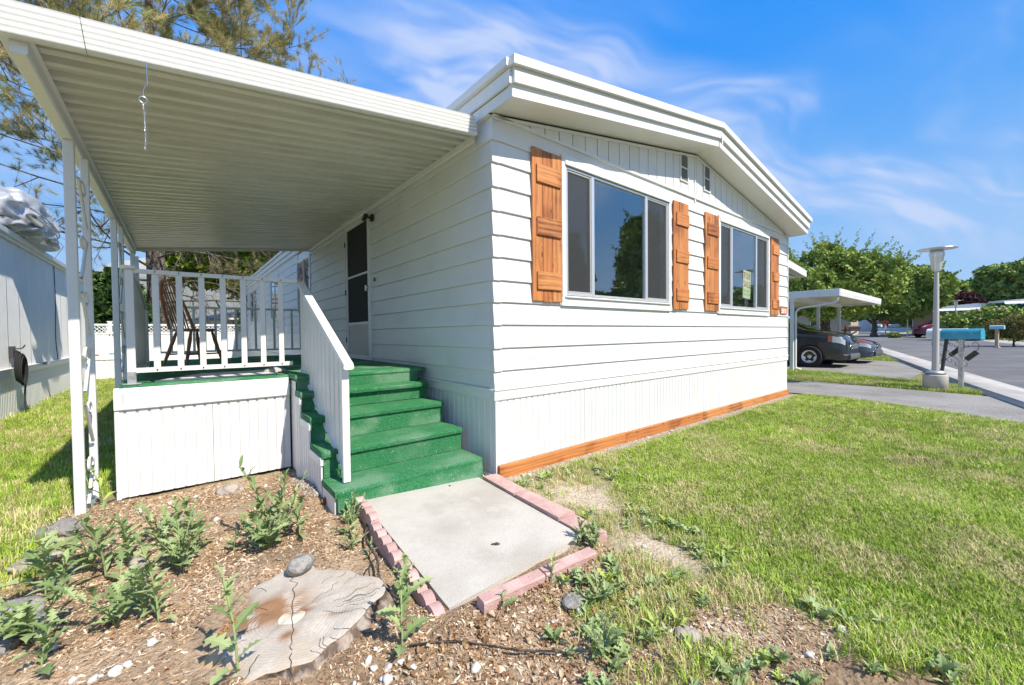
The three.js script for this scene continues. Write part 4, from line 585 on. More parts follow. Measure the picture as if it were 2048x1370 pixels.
  { const rm = [], sp = scene.getObjectByName('tree_stump'); for (let i = 0; i < 1500; i++) { const a = 3.35 + (r() + r() - 1) * 1.0, d = .20 + .16 * r(), x = d * Math.cos(a), z = d * Math.sin(a), k = sm(.18, .30, d) * sm(.3, .8, Math.cos(a - 3.35)); rm.push(mat4(x, STUMP[1] - .072 * k + .004, z, (r() - .5) * 1.4, r() * 6.28, (r() - .5) * 1.4, mix(.004, .018, r() * r()))); }
    stuff('rotten_wood', chip(530), std(1, 1, 1, .95), rm, rm.map(() => { const v = .6 + .7 * r(); return lin(.42 * v, .22 * v, .095 * v); }), null, null, sp); }
  // gravel along the base board
  const gm = []; for (let i = 0; i < 1600; i++) { const x = mix(.0, 7.1, r()), z = .055 + r() * r() * .17; gm.push(mat4(x, gy(x, z) + .002, z, r() * 3, r() * 6, r() * 3, mix(.004, .013, r() * r()))); }
  stuff('gravel', rock(61, 1, .6, .8, .6, 1), std(1, 1, 1, .9), gm, gm.map(() => { const v = .5 + .5 * r(); return lin(.62 * v, .56 * v, .48 * v); }), 'pale gravel strip along the stained base board', 'gravel');
  const fm = []; for (let i = 0; i < 260; i++) { const x = mix(-1.42, -1.32, r()), z = mix(-1.4, -.4, r()); fm.push(mat4(x, gy(x, z) + .004, z, r() * 3, r() * 6, r() * 3, mix(.006, .022, r() * r()))); }
  stuff('gravel', rock(62, 1, .6, .8, .6, 1), std(1, 1, 1, .9), fm, fm.map(() => { const v = .35 + .5 * r(); return lin(.52 * v, .45 * v, .38 * v); }), 'grey stones along the white side of the steps', 'gravel');
  // twigs, cones, bark pieces
  const tw = one('twig', merge([tube([[-1.19, gy(-1.19, .2) + .03, .2], [-1.27, .04, .42], [-1.30, .055, .66], [-1.35, .03, .85], [-1.33, .02, 1.05]], .007, 6, 24), tube([[-1.30, .055, .66], [-1.36, .06, .72], [-1.40, .05, .84]], .004, 5, 10)]), M.bark, 'long curved fallen twig lying between stump and edging', 'twig');
  const tw2 = one('twig', tube([[-1.42, .03, 1.32], [-1.28, .035, 1.42], [-1.1, .03, 1.62], [-.98, .025, 1.72]], .0045, 5, 20), M.bark, 'thin pale twig in the leaf litter below the edging', 'twig');
  const cone = (x, z, lab) => { const l = []; for (let k = 0; k < 7; k++) for (let i = 0; i < 8; i++) { const a = i / 8 * 6.283 + k * .4, rr = .022 * Math.sin(Math.PI * (k + 1) / 8.5), g = new THREE.ConeGeometry(.007, .016, 4).toNonIndexed(); g.rotateZ(-1.2); g.translate(rr, 0, 0); g.rotateY(a); g.translate(0, (k - 3) * .0095, 0); l.push(g); } l.push(cyl(.012, .008, .07, 8)); const c = merge(l); c.rotateZ(1.4); const m = one('pine_cone', c, std(.30, .14, .06, .9), lab, 'pine cone', 'fallen pine cones'); m.position.set(x, gy(x, z) + .02, z); m.rotation.y = x * 9; };
  cone(-1.42, -1.08, 'brown pine cone lying close to the deck corner'); cone(-1.31, -.30, 'brown pine cone lying beside the bottom step');
  const bk = (x, z, y, s, lab) => { const m = one('bark_chip', rock(71 + Math.round(s * 999), s, s * .3, s * .55, .7, 2), M.bark, lab, 'bark'); m.position.set(x, y, z); m.rotation.y = x * 5; };
  bk(-.72, .95, .048, .024, 'dark bark flake lying near the middle of the slab'); bk(-.48, .03, .062, .015, 'small dark bark flake on the slab below the bottom step');
}
{ // loose turf fibres along treads and nosings
  const r = rng(555), Y = [.20, .40, .60, .765], Zf = [-.035, -.35, -.68, -.99], m = [], sp = scene.getObjectByName('porch_steps'); for (let i = 0; i < 15000; i++) { const k = Math.floor(r() * 4), x = mix(-1.3, -.125, r()), edge = r() < .45, z = edge ? Zf[k] - .02 * r() * r() : Zf[k] - .31 * r(), y = edge && r() < .5 ? Y[k] - .045 * r() : Y[k]; m.push(mat4(x, y - .001, y < Y[k] ? Zf[k] - .001 : z, y < Y[k] ? 1.2 + .5 * r() : (r() - .5) * 1.6, y < Y[k] ? 0 : r() * 6.28, (r() - .5) * 1.4, .006 + .007 * r())); }
  stuff('turf_fibre', tri([-.08, 0, 0, .08, 0, 0, 0, 1, .12]), std(1, 1, 1, .9), m, m.map(() => { const v = .5 + .9 * r(); return lin(.03 * v, .30 * v, .09 * v); }), null, null, sp);
}
// ---------------------------------------------------------------- weeds
function leafGeo(lobes, seed, arch = .25) {              // unit length along z, folded about the midrib
  const n = lobes ? 9 : 6, out = [], r = rng(seed), wl = [], wr = [];
  for (let i = 0; i <= n; i++) { const t = i / n; let w = (lobes ? .15 : .125) * Math.pow(Math.sin(Math.PI * Math.min(1, t * .93 + .05)), .8); if (lobes) w *= i % 2 ? 1.6 : .42; wl.push(i === n ? 0 : w * (.85 + .3 * r()) + .012); wr.push(i === n ? 0 : w * (.85 + .3 * r()) + .012); }
  const y = (t) => arch * Math.sin(t * 2.4) * .5 - arch * .35 * t * t, z = (t, i) => t + (lobes && i % 2 ? -.045 : 0);
  for (let i = 0; i < n; i++) { const t = i / n, u = (i + 1) / n, a = [0, y(t), t], b = [0, y(u), u], al = [-wl[i], y(t) + wl[i] * .35, z(t, i)], bl = [-wl[i + 1], y(u) + wl[i + 1] * .35, z(u, i + 1)], ar = [wr[i], y(t) + wr[i] * .35, z(t, i)], br = [wr[i + 1], y(u) + wr[i + 1] * .35, z(u, i + 1)]; out.push(...a, ...bl, ...al, ...a, ...b, ...bl, ...a, ...ar, ...br, ...a, ...br, ...b); }
  return tri(out);
}
const lobed = [leafGeo(true, 1, .35), leafGeo(true, 2, .2), leafGeo(true, 5, .5)], plain = [leafGeo(false, 3, .3), leafGeo(false, 4, .15), leafGeo(false, 6, .45)];
const weedGreen = [M.leaf(.27, .35, .145, .2), M.leaf(.36, .44, .20, .2), M.leaf(.20, .28, .105, .2), M.leaf(.40, .49, .12, .2)], stemMat = M.leaf(.34, .40, .18, .1);
function weed(x, z, h, kind, n, seed, label, size = .14, y) {
  const r = rng(seed), w = thing('weed', label, 'weed', [x, (y ?? gy(x, z)) - .005, z], r() * 6.28, label.includes('weed growing in the') ? 'weeds in the planting bed' : undefined);
  const lx = (r() - .5) * .6 * h, lz = (r() - .5) * .6 * h, sp = (t) => [lx * t * t, h * t, lz * t * t];
  part(w, 'stem', tube([sp(0), sp(.35), sp(.7), sp(1)], .0022 + h * .006, 5, 8), stemMat);
  for (let i = 0; i < n; i++) {
    const t = .04 + .94 * Math.pow(i / (n - 1), .9), p = sp(t), s = size * (1.05 - .62 * t) * (.75 + .5 * r()) * (t < .12 ? .9 : 1), set = kind === 'lobed' ? lobed : plain;
    const m = part(w, 'leaf', set[Math.floor(r() * 3)], weedGreen[Math.floor(r() * 3) + (kind === 'bright' ? 1 : 0)], p); m.rotation.order = 'YXZ'; m.rotation.set(-(.25 + .75 * t + (r() - .5) * .5), i * 2.4 + r() * .5, (r() - .5) * .4); m.scale.setScalar(s);
  }
}
{
  const L = [
    [-1.70, -.02, .50, 'plain', 17, 'tall leafy weed standing in front of the deck skirt, several stems', .14], [-1.66, .02, .44, 'plain', 15, 'leafy weed leaning right of the tall one by the deck skirt', .13], [-1.75, .03, .28, 'lobed', 14, 'bushy low weed at the foot of the tall leafy weed', .15], [-1.55, .05, .20, 'plain', 10, 'short narrow-leaved weed between tall weed and stump stone', .12],
    [-2.19, .53, .36, 'plain', 18, 'pale green upright weed beside the rotten side of the stump', .12], [-2.24, .46, .24, 'lobed', 14, 'bushy lobed weed behind the pale upright weed', .12], [-2.63, -.16, .27, 'lobed', 12, 'dark weed with deeply lobed leaves near the side lawn rocks', .2], [-2.56, -.10, .2, 'plain', 9, 'weed with broad round-tipped leaves below the dark lobed weed', .13],
    [-1.96, 1.09, .34, 'lobed', 11, 'prickly lobed weed rising in front of the cut stump face', .13], [-2.42, -.16, .36, 'plain', 16, 'tall pale weed in front of the patio post rock', .15], [-2.34, -.24, .25, 'lobed', 14, 'bushy weed spreading between the tall pale weed and a rock', .16], [-2.05, -.16, .30, 'lobed', 18, 'dark bushy weed left of the tall leafy deck weed', .14], [-2.12, -.10, .34, 'lobed', 16, 'feathery tall weed behind the pale upright weed', .13],
    [-2.62, -1.42, .42, 'plain', 12, 'thin weed climbing beside the patio post foot', .11], [-2.55, -1.36, .28, 'bright', 9, 'bright green seedling close to the patio post and deck corner', .12],
    [-1.285, 1.02, .19, 'lobed', 10, 'lobed weed against the end of the scalloped edging', .13], [-1.44, 1.30, .26, 'lobed', 11, 'spiky lobed weed right of the stump above white rocks', .13], [-1.245, .06, .17, 'plain', 12, 'small bushy weed outside the scalloped edging near the steps', .09], [-1.30, .24, .14, 'plain', 12, 'small weed outside the middle of the scalloped edging', .09], [-1.22, -.30, .30, 'lobed', 10, 'spindly weed at the foot of the stair railing post', .09], [-1.29, .52, .10, 'plain', 8, 'tiny weed beside the twig near the scalloped edging', .07],
    [-.30, 1.21, .13, 'plain', 14, 'grey green weed growing over the slab corner at the pavers', .10], [-.22, 1.24, .11, 'lobed', 12, 'low weed between the slab corner and the pink pavers', .09], [-.71, 1.395, .12, 'bright', 9, 'yellow green seedling in front of the front edging joint', .07], [-.99, 1.37, .07, 'lobed', 6, 'tiny weed before the first front edging block', .08],
    [-2.52, .54, .15, 'lobed', 10, 'pale weed alone in the mulch far from the stump', .12], [-2.68, .20, .13, 'plain', 8, 'dark weed close to the bluish grey rock', .12], [-2.30, .22, .12, 'plain', 7, 'low sprawling weed between the rocks and the stump', .13], [-1.88, -.02, .12, 'plain', 8, 'small weed left of the tall leafy deck weed', .1],
  ];
  const bush = (x, z, h, stems, seed, label, kind, size) => {
    const r = rng(seed), w = thing('weed', label, 'weed', [x, gy(x, z) - .004, z], r() * 6.28), st = [];
    for (let k = 0; k < stems; k++) {
      const a = k / stems * 6.283 + r(), out = h * (.25 + .5 * r()), hh = h * (.6 + .5 * r()), dx = Math.cos(a) * out, dz = Math.sin(a) * out, sp = (t) => [dx * Math.pow(t, 1.4), hh * t - .25 * hh * t * t * r() * .4, dz * Math.pow(t, 1.4)]; st.push(tube([sp(0), sp(.4), sp(.75), sp(1)], .0025, 4, 6));
      const n = 5 + Math.floor(r() * 4); for (let i = 0; i < n; i++) { const t = .15 + .85 * i / (n - 1), m = part(w, 'leaf', (kind === 'lobed' ? lobed : plain)[Math.floor(r() * 3)], weedGreen[Math.floor(r() * 3)], sp(t)); m.rotation.order = 'YXZ'; m.rotation.set(-(.1 + .9 * t * r() + .2), -a + 1.57 + (r() - .5) * 3.4, (r() - .5) * .7); m.scale.setScalar(size * .68 * (.5 + .9 * r()) * (1.1 - .4 * t)); }
    }
    part(w, 'stem', merge(st), stemMat);
  };
  [[-2.50, -.34, .30, 6, 'wide bushy lobed weed behind the dark lobed weed', 'lobed', .15], [-2.12, .02, .30, 7, 'thick lobed weed in front of the dark bushy weed', 'lobed', .14], [-2.33, .42, .24, 6, 'leafy weed spreading beside the pale upright weed', 'lobed', .13], [-1.72, .10, .24, 7, 'dense skirt of leaves below the tall leafy deck weed', 'lobed', .15], [-2.58, .30, .20, 6, 'ragged weed among the flat grey rocks', 'lobed', .15], [-1.60, -.10, .30, 5, 'loose weed right behind the tall leafy deck weed', 'plain', .12], [-2.22, -.42, .22, 6, 'low weed in front of the tan rock', 'lobed', .12], [-1.26, .14, .15, 7, 'feathery low weed outside the first scallops', 'plain', .07], [-1.34, .36, .14, 6, 'feathery low weed beside the curved twig', 'plain', .07], [-.26, 1.28, .13, 6, 'bushy weed at the end of the pink pavers', 'lobed', .08], [-.62, 1.62, .12, 6, 'bushy weed in the leaf litter before the edging', 'plain', .08], [-.85, 1.82, .14, 6, 'weed clump in the leaf litter by the thin lawn', 'lobed', .09]].forEach(([x, z, h, s, lab, k, size], i) => bush(x, z, h, s, 680 + i, lab, k, size));
  L.forEach(([x, z, h, k, n, lab, s], i) => weed(x, z, h, k, n, 600 + i, lab, s));
  // low weeds and clover tufts in the thin lawn
  const r = rng(640), tuft = (seed, kind) => { const q = rng(seed), l = []; for (let i = 0; i < 11; i++) { const g = (kind ? lobed : plain)[i % 3].clone(); const s = .035 + .05 * q(); g.scale(s, s, s); g.rotateX(-(.2 + q() * .9)); g.rotateY(i * 2.4 + q()); g.translate((q() - .5) * .03, .002, (q() - .5) * .03); l.push(g); } return merge(l); };
  const gs = [0, 1, 2, 3].map((i) => tuft(650 + i, i % 2)); let c = 0, t = 0;
  while (c < 220 && t++ < 12000) { const z = mix(.25, 2.7, r()), x = edgeX(z) + mix(-1.05, .25, r()); if ((z < 1.42 && x < -.0) || (x < -.7 && z < 1.6)) continue; if (fbm(x * 4, z * 4, 3, 661) < .42 || bareSoil(x, z) > .6 * r() + .2) continue; const m = one('low_weed', gs[c % 4], [weedGreen[1], weedGreen[3], weedGreen[0], weedGreen[1]][Math.floor(r() * 4)], 'small low weed tuft in the thin lawn beside the slab', 'weed', 'low weeds in the thin lawn'); m.position.set(x, gy(x, z), z); m.rotation.y = r() * 6.28; m.scale.setScalar(.42 + .62 * r()); c++; }
}

// ---------------------------------------------------------------- trees
function cluster(seed, n, spread, size, long = 1.7) {     // a handful of leaves
  const r = rng(seed), out = []; for (let i = 0; i < n; i++) { const c = V(r() - .5, r() - .5, r() - .5).multiplyScalar(2 * spread), q = new THREE.Quaternion().setFromEuler(new THREE.Euler((r() - .5) * 2.2, r() * 6.28, (r() - .5) * 1.6)), s = size * (.6 + .8 * r()); const P = [[-.5, .12, 0], [0, 0, -long * .5], [.5, .12, 0], [0, 0, long * .5]].map((p) => V(p[0] * s, p[1] * s, p[2] * s).applyQuaternion(q).add(c)); for (const k of [0, 1, 3, 1, 2, 3]) out.push(P[k].x, P[k].y, P[k].z); }
  return tri(out);
}
const leafMats = {};
function tree(name, label, [x, y, z], o) {
  const r = rng(o.seed), t = thing(name, label, o.category || 'tree', [x, y, z], 0, o.group), limbs = [];
  if (o.trunk) {
    const [h, rad] = o.trunk, lx = (o.lean || [0, 0])[0], lz = (o.lean || [0, 0])[1]; const path = Array.from({ length: 7 }, (_, i) => { const k = i / 6; return [lx * k + (r() - .5) * rad * .5 * (i ? 1 : 0), h * k, lz * k + (r() - .5) * rad * .5 * (i ? 1 : 0)]; });
    for (let i = 0; i < 6; i++) limbs.push(taper(path[i], path[i + 1], rad * (i ? 1 - i * .07 : 1.35), rad * (1 - (i + 1) * .07), 9));
    o.blobs.forEach((b) => { const s = path[3 + Math.floor(r() * 4)], e = [b[0], b[1] - b[3] * .2, b[2]], m = [mix(s[0], e[0], .5) + (r() - .5) * .3, mix(s[1], e[1], .55), mix(s[2], e[2], .5) + (r() - .5) * .3]; limbs.push(taper(s, m, rad * .5, rad * .3, 6), taper(m, e, rad * .3, rad * .1, 5)); for (let k = 0; k < 6; k++) { const d = V(r() - .5, r() - .25, r() - .5).normalize().multiplyScalar(b[3] * .85); limbs.push(taper(e, [e[0] + d.x, e[1] + d.y, e[2] + d.z], rad * .12, rad * .03, 4)); } });
    part(t, 'trunk', uvm(merge(limbs)), M.bark);
  }
  const vol = o.blobs.map((b) => b[3] ** 2 * (b[4] || b[3])), tot = vol.reduce((a, b) => a + b, 0), mats = [], cols = [];
  o.blobs.forEach((b, bi) => { const n = Math.round(o.n * vol[bi] / tot); let c = 0, tr = 0; while (c < n && tr++ < n * 6) { const d = V(r() * 2 - 1, r() * 2 - 1, r() * 2 - 1); if (d.lengthSq() > 1) continue; d.normalize(); const k = .40 + .62 * Math.pow(r(), .6), lump = 1 + .5 * (fbm(d.x * 2.2 + bi * 5, d.y * 2.2 + d.z * 1.7 + 9, 2, o.seed) - .5); const p = [b[0] + d.x * b[3] * k * lump, b[1] + d.y * (b[4] || b[3]) * k * lump, b[2] + d.z * b[3] * k * lump]; if (fbm(p[0] * 1.1 / o.gap + 3, p[1] * 1.1 / o.gap + p[2] * .8 / o.gap, 3, o.seed + 5) < (o.hole ?? .40)) continue; mats.push(mat4(p[0], p[1], p[2], r() * 6, r() * 6, r() * 6, .7 + .6 * r())); const u = r(), cc = mix3(o.cols[0], o.cols[1], u), v = .8 + .4 * r(); cols.push(lin(cc[0] * v, cc[1] * v, cc[2] * v)); c++; } });
  if (o.sprays) for (let i = 0; i < o.sprays; i++) { const b = o.blobs[Math.floor(r() * o.blobs.length)], a = r() * 6.28, el = .4 + r() * .7, d = V(Math.cos(a) * Math.cos(el) + .35, Math.sin(el), Math.sin(a) * Math.cos(el) + .2).normalize(), L = b[3] * (.5 + .75 * r()), s = [b[0] + d.x * b[3] * .7, b[1] + d.y * (b[4] || b[3]) * .7, b[2] + d.z * b[3] * .7]; for (let k = 0; k < 16; k++) { const q = k / 16 * L; mats.push(mat4(s[0] + d.x * q + (r() - .5) * .12, s[1] + d.y * q + (r() - .5) * .12, s[2] + d.z * q + (r() - .5) * .12, r() * 6, r() * 6, r() * 6, .75 * (1.05 - k / 24))); const cc = mix3(o.cols[0], o.cols[1], r()); cols.push(lin(...cc)); } }
  leafMats.a ||= M.leaf(1, 1, 1, .12); stuff('crown', cluster(o.seed, o.per || 8, o.spread, o.leaf), leafMats.a, mats, cols, null, null, t);
  return t;
}
const onRay = (px, x) => { const d = rayOf(px, 660), t = (x - CAM.x) / d.x, z = CAM.z + d.z * t; return [x, rise(x), z]; };
const G1 = [[.15, .225, .045], [.35, .44, .10]], G2 = [[.13, .20, .042], [.29, .38, .09]], G3 = [[.16, .23, .035], [.33, .40, .08]];
tree('street_tree', 'broad green tree with feathery top behind the neighbour carport', onRay(1652, 24.5), { seed: 701, trunk: [2.6, .26], blobs: [[.0, 3.4, -.6, 1.7, 1.3], [.6, 4.1, .8, 1.45, 1.1], [.3, 3.0, 1.7, 1.3, 1.0], [-.3, 2.9, -1.8, 1.4, 1.1], [.9, 4.7, -.3, 1.15, 1.0], [.9, 4.0, 2.2, .95, .7], [-.6, 2.5, .3, 1.4, .9], [.4, 4.5, -1.6, .95, .9]], n: 5600, gap: .6, hole: .48, spread: .12, leaf: .095, cols: [[.18, .26, .05], [.42, .51, .12]], sprays: 170 });
tree('street_tree', 'round street tree standing on the grass at the bend', onRay(1748, 55), { seed: 702, trunk: [2.6, .28], blobs: [[0, 4.2, 0, 2.6, 2.0], [.3, 3.8, 2.6, 2.3, 1.9], [-.2, 5.3, 1.6, 2.0, 1.6], [.2, 3.3, -1.6, 1.8, 1.4], [.6, 4.6, 4.2, 1.8, 1.9], [.2, 5.6, 3.6, 1.5, 1.3]], n: 6000, gap: 1.1, spread: .2, leaf: .19, cols: G1, sprays: 10 });
tree('street_tree', 'dense leafy tree beside the far house with the ribbed awning', onRay(1826, 76), { seed: 703, trunk: [2.2, .25], blobs: [[0, 4.2, 0, 2.4, 2.4], [.2, 6.0, .4, 1.9, 1.7], [.1, 3.0, 1.6, 1.9, 1.6], [0, 2.6, -1.6, 2.0, 1.5], [.2, 4.4, 2.0, 1.6, 1.5]], n: 4200, gap: 1.2, spread: .22, leaf: .21, cols: G2, sprays: 10 });
tree('background_tree', 'tall rounded tree rising behind the teal home', onRay(2022, 78), { seed: 704, trunk: [4, .4], blobs: [[0, 6.2, 0, 3.2, 2.4], [0, 7.0, 2.8, 2.8, 2.0], [0, 5.2, 4.8, 3, 2.4]], n: 4200, gap: 1.3, spread: .28, leaf: .27, cols: G2 });
tree('background_tree', 'low yellow green tree behind the far white roofs', onRay(1948, 95), { seed: 705, trunk: [3, .4], blobs: [[0, 5.2, -1, 3.0, 2.2], [0, 5.0, 3.0, 2.6, 2.0], [0, 4.3, -4.2, 2.4, 1.7]], n: 2600, gap: 1.4, spread: .35, leaf: .34, cols: G3 });
tree('background_tree', 'dark red leaved tree behind the far white roofs', onRay(1893, 92), { seed: 706, trunk: [3, .3], blobs: [[0, 4.9, 0, 2.2, 1.7], [0, 4.5, 2.2, 1.8, 1.4]], n: 1400, gap: 1.4, spread: .33, leaf: .3, cols: [[.05, .018, .02], [.10, .03, .03]] });
tree('background_tree', 'pale green far tree above the ribbed awning house', onRay(1905, 130), { seed: 707, trunk: [4, .4], blobs: [[0, 7.2, 0, 4, 2.2], [0, 6.4, 6, 3.6, 2.2], [0, 6, -8, 4, 2.4]], n: 1800, gap: 2, spread: .5, leaf: .46, cols: G1 });
const roseBush = tree('rose_bush', 'large rambling rose bush with pink blooms across the street', onRay(1964, 44), { seed: 708, category: 'bush', blobs: [[0, 1.1, -1.0, 1.3, 1.0], [.2, 1.5, .5, 1.3, 1.0], [0, 1.2, 1.9, 1.2, 1.0], [.2, 1.4, 3.0, 1.1, .9], [-.3, .6, .4, 1.3, .7], [-.2, .6, 2.4, 1.2, .7]], n: 3600, gap: .6, hole: .38, spread: .15, leaf: .13, cols: G1 });
{ const r = rng(7), l = []; for (let i = 0; i < 34; i++) { const g = new THREE.IcosahedronGeometry(.07 + .04 * r(), 0); g.translate(-1.1 + .5 * r(), .8 + 1.5 * r(), -1.8 + 5.3 * r()); l.push(g); } part(roseBush, 'blooms', merge(l), std(.75, .42, .36, .8)).userData.kind = 'stuff'; }
tree('ornamental_shrub', 'feathery olive shrub standing on the far verge by a mailbox', onRay(2028, 33), { seed: 709, category: 'shrub', trunk: [.5, .05], blobs: [[0, 1.0, -.5, .75, .45], [.1, 1.25, .3, .8, .5], [0, 1.0, 1.0, .8, .5], [-.2, .8, .2, .7, .4]], n: 1900, gap: .5, hole: .3, spread: .09, leaf: .05, cols: [[.15, .14, .035], [.26, .22, .07]], per: 10 });
tree('round_bush', 'small trimmed bush at the kerb by the bend', onRay(1787, 50), { seed: 710, category: 'bush', blobs: [[0, .25, 0, .45, .25]], n: 240, gap: .6, hole: .2, spread: .07, leaf: .09, cols: G2 });
// left side: shrub behind the fence, the yellow green tree behind the home
const at = (px, py, depth) => { const d = rayOf(px, py); return CAM.clone().addScaledVector(d, depth); };
{ const a = at(205, 674, 16.5); tree('tall_shrub', 'dense green leafy shrub behind the white lattice fence', [a.x, 0, a.z], { seed: 721, category: 'shrub', trunk: [1.5, .08], blobs: [[-.5, 2.2, 0, 1.0, 1.1], [.5, 2.4, .1, 1.0, 1.2], [.1, 3.2, 0, .9, .8], [1.3, 1.9, 0, .9, .9], [-.9, 1.6, 0, .8, .7]], n: 3400, gap: .6, hole: .36, spread: .10, leaf: .10, cols: [[.045, .10, .02], [.13, .22, .05]] });
  const b = at(500, 674, 26); tree('yard_tree', 'yellow green leafy tree rising behind the rear of the home', [b.x, 0, b.z], { seed: 722, trunk: [4, .22], blobs: [[-2.5, 5.6, 0, 1.9, 1.5], [-.3, 5.3, .3, 2.0, 1.6], [1.8, 6.2, 0, 2.2, 1.8], [.2, 7.3, 0, 2.4, 1.8], [-2.6, 7.4, 0, 2.0, 1.6], [.8, 3.0, 0, .9, .8], [-.1, 2.2, 0, .8, .7]], n: 6500, gap: .9, hole: .4, spread: .16, leaf: .16, cols: [[.10, .17, .015], [.30, .38, .035]] }); }
// trees over the street that the windows mirror
tree('street_tree', 'tall leafy tree across the street facing the front windows', [18.4, rise(18), 10.7], { seed: 731, trunk: [3, .3], blobs: [[0, 3.4, 0, 1.3, 1.3], [.1, 5.0, .1, 1.35, 1.4], [.2, 6.6, 0, 1.1, 1.2], [-.3, 2.2, .3, 1.1, .9]], n: 3000, gap: .7, spread: .16, leaf: .14, cols: G2, sprays: 20 });
tree('street_tree', 'narrow dark conifer across the street facing the double window', [17.2, rise(17), 14.9], { seed: 732, trunk: [3, .25], blobs: [[0, 1.8, 0, 1.9, 1.0], [0, 3.2, 0, 1.6, 1.0], [.1, 4.6, 0, 1.2, 1.0], [0, 5.9, 0, .8, .9], [0, 6.9, 0, .4, .7]], n: 2600, gap: .8, spread: .16, leaf: .12, cols: [[.05, .09, .03], [.10, .15, .05]] });
tree('street_tree', 'low spreading tree across the street facing the windows', [16.9, rise(17), 12.2], { seed: 733, trunk: [1.4, .2], blobs: [[0, 2.2, 0, 1.5, 1.2], [-.9, 1.7, .9, 1.3, 1.0], [.8, 2.6, -.9, 1.0, 1.1], [.9, 3.6, -.8, .6, .8]], n: 2600, gap: .7, spread: .16, leaf: .14, cols: G2 });
tree('street_tree', 'tree across the street facing the window with the sign', [34, rise(34), 10.5], { seed: 734, trunk: [2, .25], blobs: [[0, 2.8, 0, 2.4, 1.8], [-2.5, 2.2, 1.6, 2.0, 1.3], [2.6, 3.0, -.6, 2.2, 1.8]], n: 2600, gap: .9, spread: .2, leaf: .19, cols: G2 });
// the big pine
{
  const b = at(314, 674, 17.5), r = rng(801), wood = [], mats = [], cols = []; const pine = thing('pine_tree', 'tall thinning pine with bare lower branches behind the porch', 'tree', [b.x, 0, b.z]);
  const H = 19, tr = (y) => .40 * (1 - y / H * .8); for (let i = 0; i < 10; i++) wood.push(taper([.05 * Math.sin(i), i * H / 10, .04 * Math.cos(i * 2)], [.05 * Math.sin(i + 1), (i + 1) * H / 10, .04 * Math.cos(i * 2 + 2)], tr(i * H / 10), tr((i + 1) * H / 10), 10));
  const twig = (p, d, L, rad, lev, needles) => {
    const n = lev > 2 ? 2 : lev > 1 ? 3 : 4; let q = p.clone(), dir = d.clone(); for (let i = 0; i < n; i++) { const e = q.clone().addScaledVector(dir, L / n); wood.push(taper([q.x, q.y, q.z], [e.x, e.y, e.z], rad * (1 - i / n * .75), rad * (1 - (i + 1) / n * .75), lev > 1 ? 3 : 5, lev > 0));
      if (lev < 3) for (let k = 0; k < (lev === 0 ? 3 : 2); k++) { if (lev === 0 && i === 0) continue; const s = V(r() - .5, r() - .5 + (needles ? .15 : -.25), r() - .5).normalize().multiplyScalar(.95).add(dir).normalize(); if (lev < 2 ? r() < .85 : r() < .4) twig(e, s, L * (lev ? .52 : .34) * (.6 + .6 * r()), rad * .42, lev + 1, needles); }
      if (needles && lev >= 1 && (i > 1 || lev > 1) && r() < needles) { mats.push(new THREE.Matrix4().compose(e, new THREE.Quaternion().setFromUnitVectors(V(0, 1, 0), dir.clone().add(V(0, .5, 0)).normalize()), V(1, 1, 1).multiplyScalar(.75 + .5 * r()))); const c = r() < .72 ? mix3([.36, .32, .12], [.58, .49, .24], r()) : mix3([.20, .24, .08], [.34, .37, .14], r()); cols.push(lin(...c)); }
      q = e; dir.add(V((r() - .5) * .3, needles ? .05 : -.04 - .1 * r(), (r() - .5) * .3)).normalize(); }
  };
  for (let i = 0; i < 64; i++) { const k = i / 64, y = mix(2.7, 17.8, k), a = i * 2.4 + r(), low = y < 6.6, L = (low ? 4.6 : 6.4 - Math.max(0, y - 9) * .42) * (.75 + .45 * r()); twig(V(0, y, 0), V(Math.cos(a), low ? .05 + .1 * r() : .22, Math.sin(a)).normalize(), L, .055 * (1 - k * .5), 0, low ? (r() < .3 ? .12 : 0) : Math.min(.62, .28 + (y - 6) * .10)); }
  part(pine, 'trunk', uvm(merge(wood)), M.bark);
  const nd = []; const q = rng(5); for (let i = 0; i < 34; i++) { const a = q() * 6.283, e = .2 + q() * 1.5, d = V(Math.cos(a) * Math.sin(e), Math.cos(e), Math.sin(a) * Math.sin(e)), L = .20 + .09 * q(), s = V(-d.z, 0, d.x).normalize().multiplyScalar(.0058), o = V(0, (q() - .5) * .2, 0), t = d.clone().multiplyScalar(L).add(o); nd.push(o.x - s.x, o.y, o.z - s.z, o.x + s.x, o.y, o.z + s.z, t.x, t.y, t.z); }
  stuff('crown', tri(nd), M.leaf(1, 1, 1), mats, cols, null, null, pine);
}

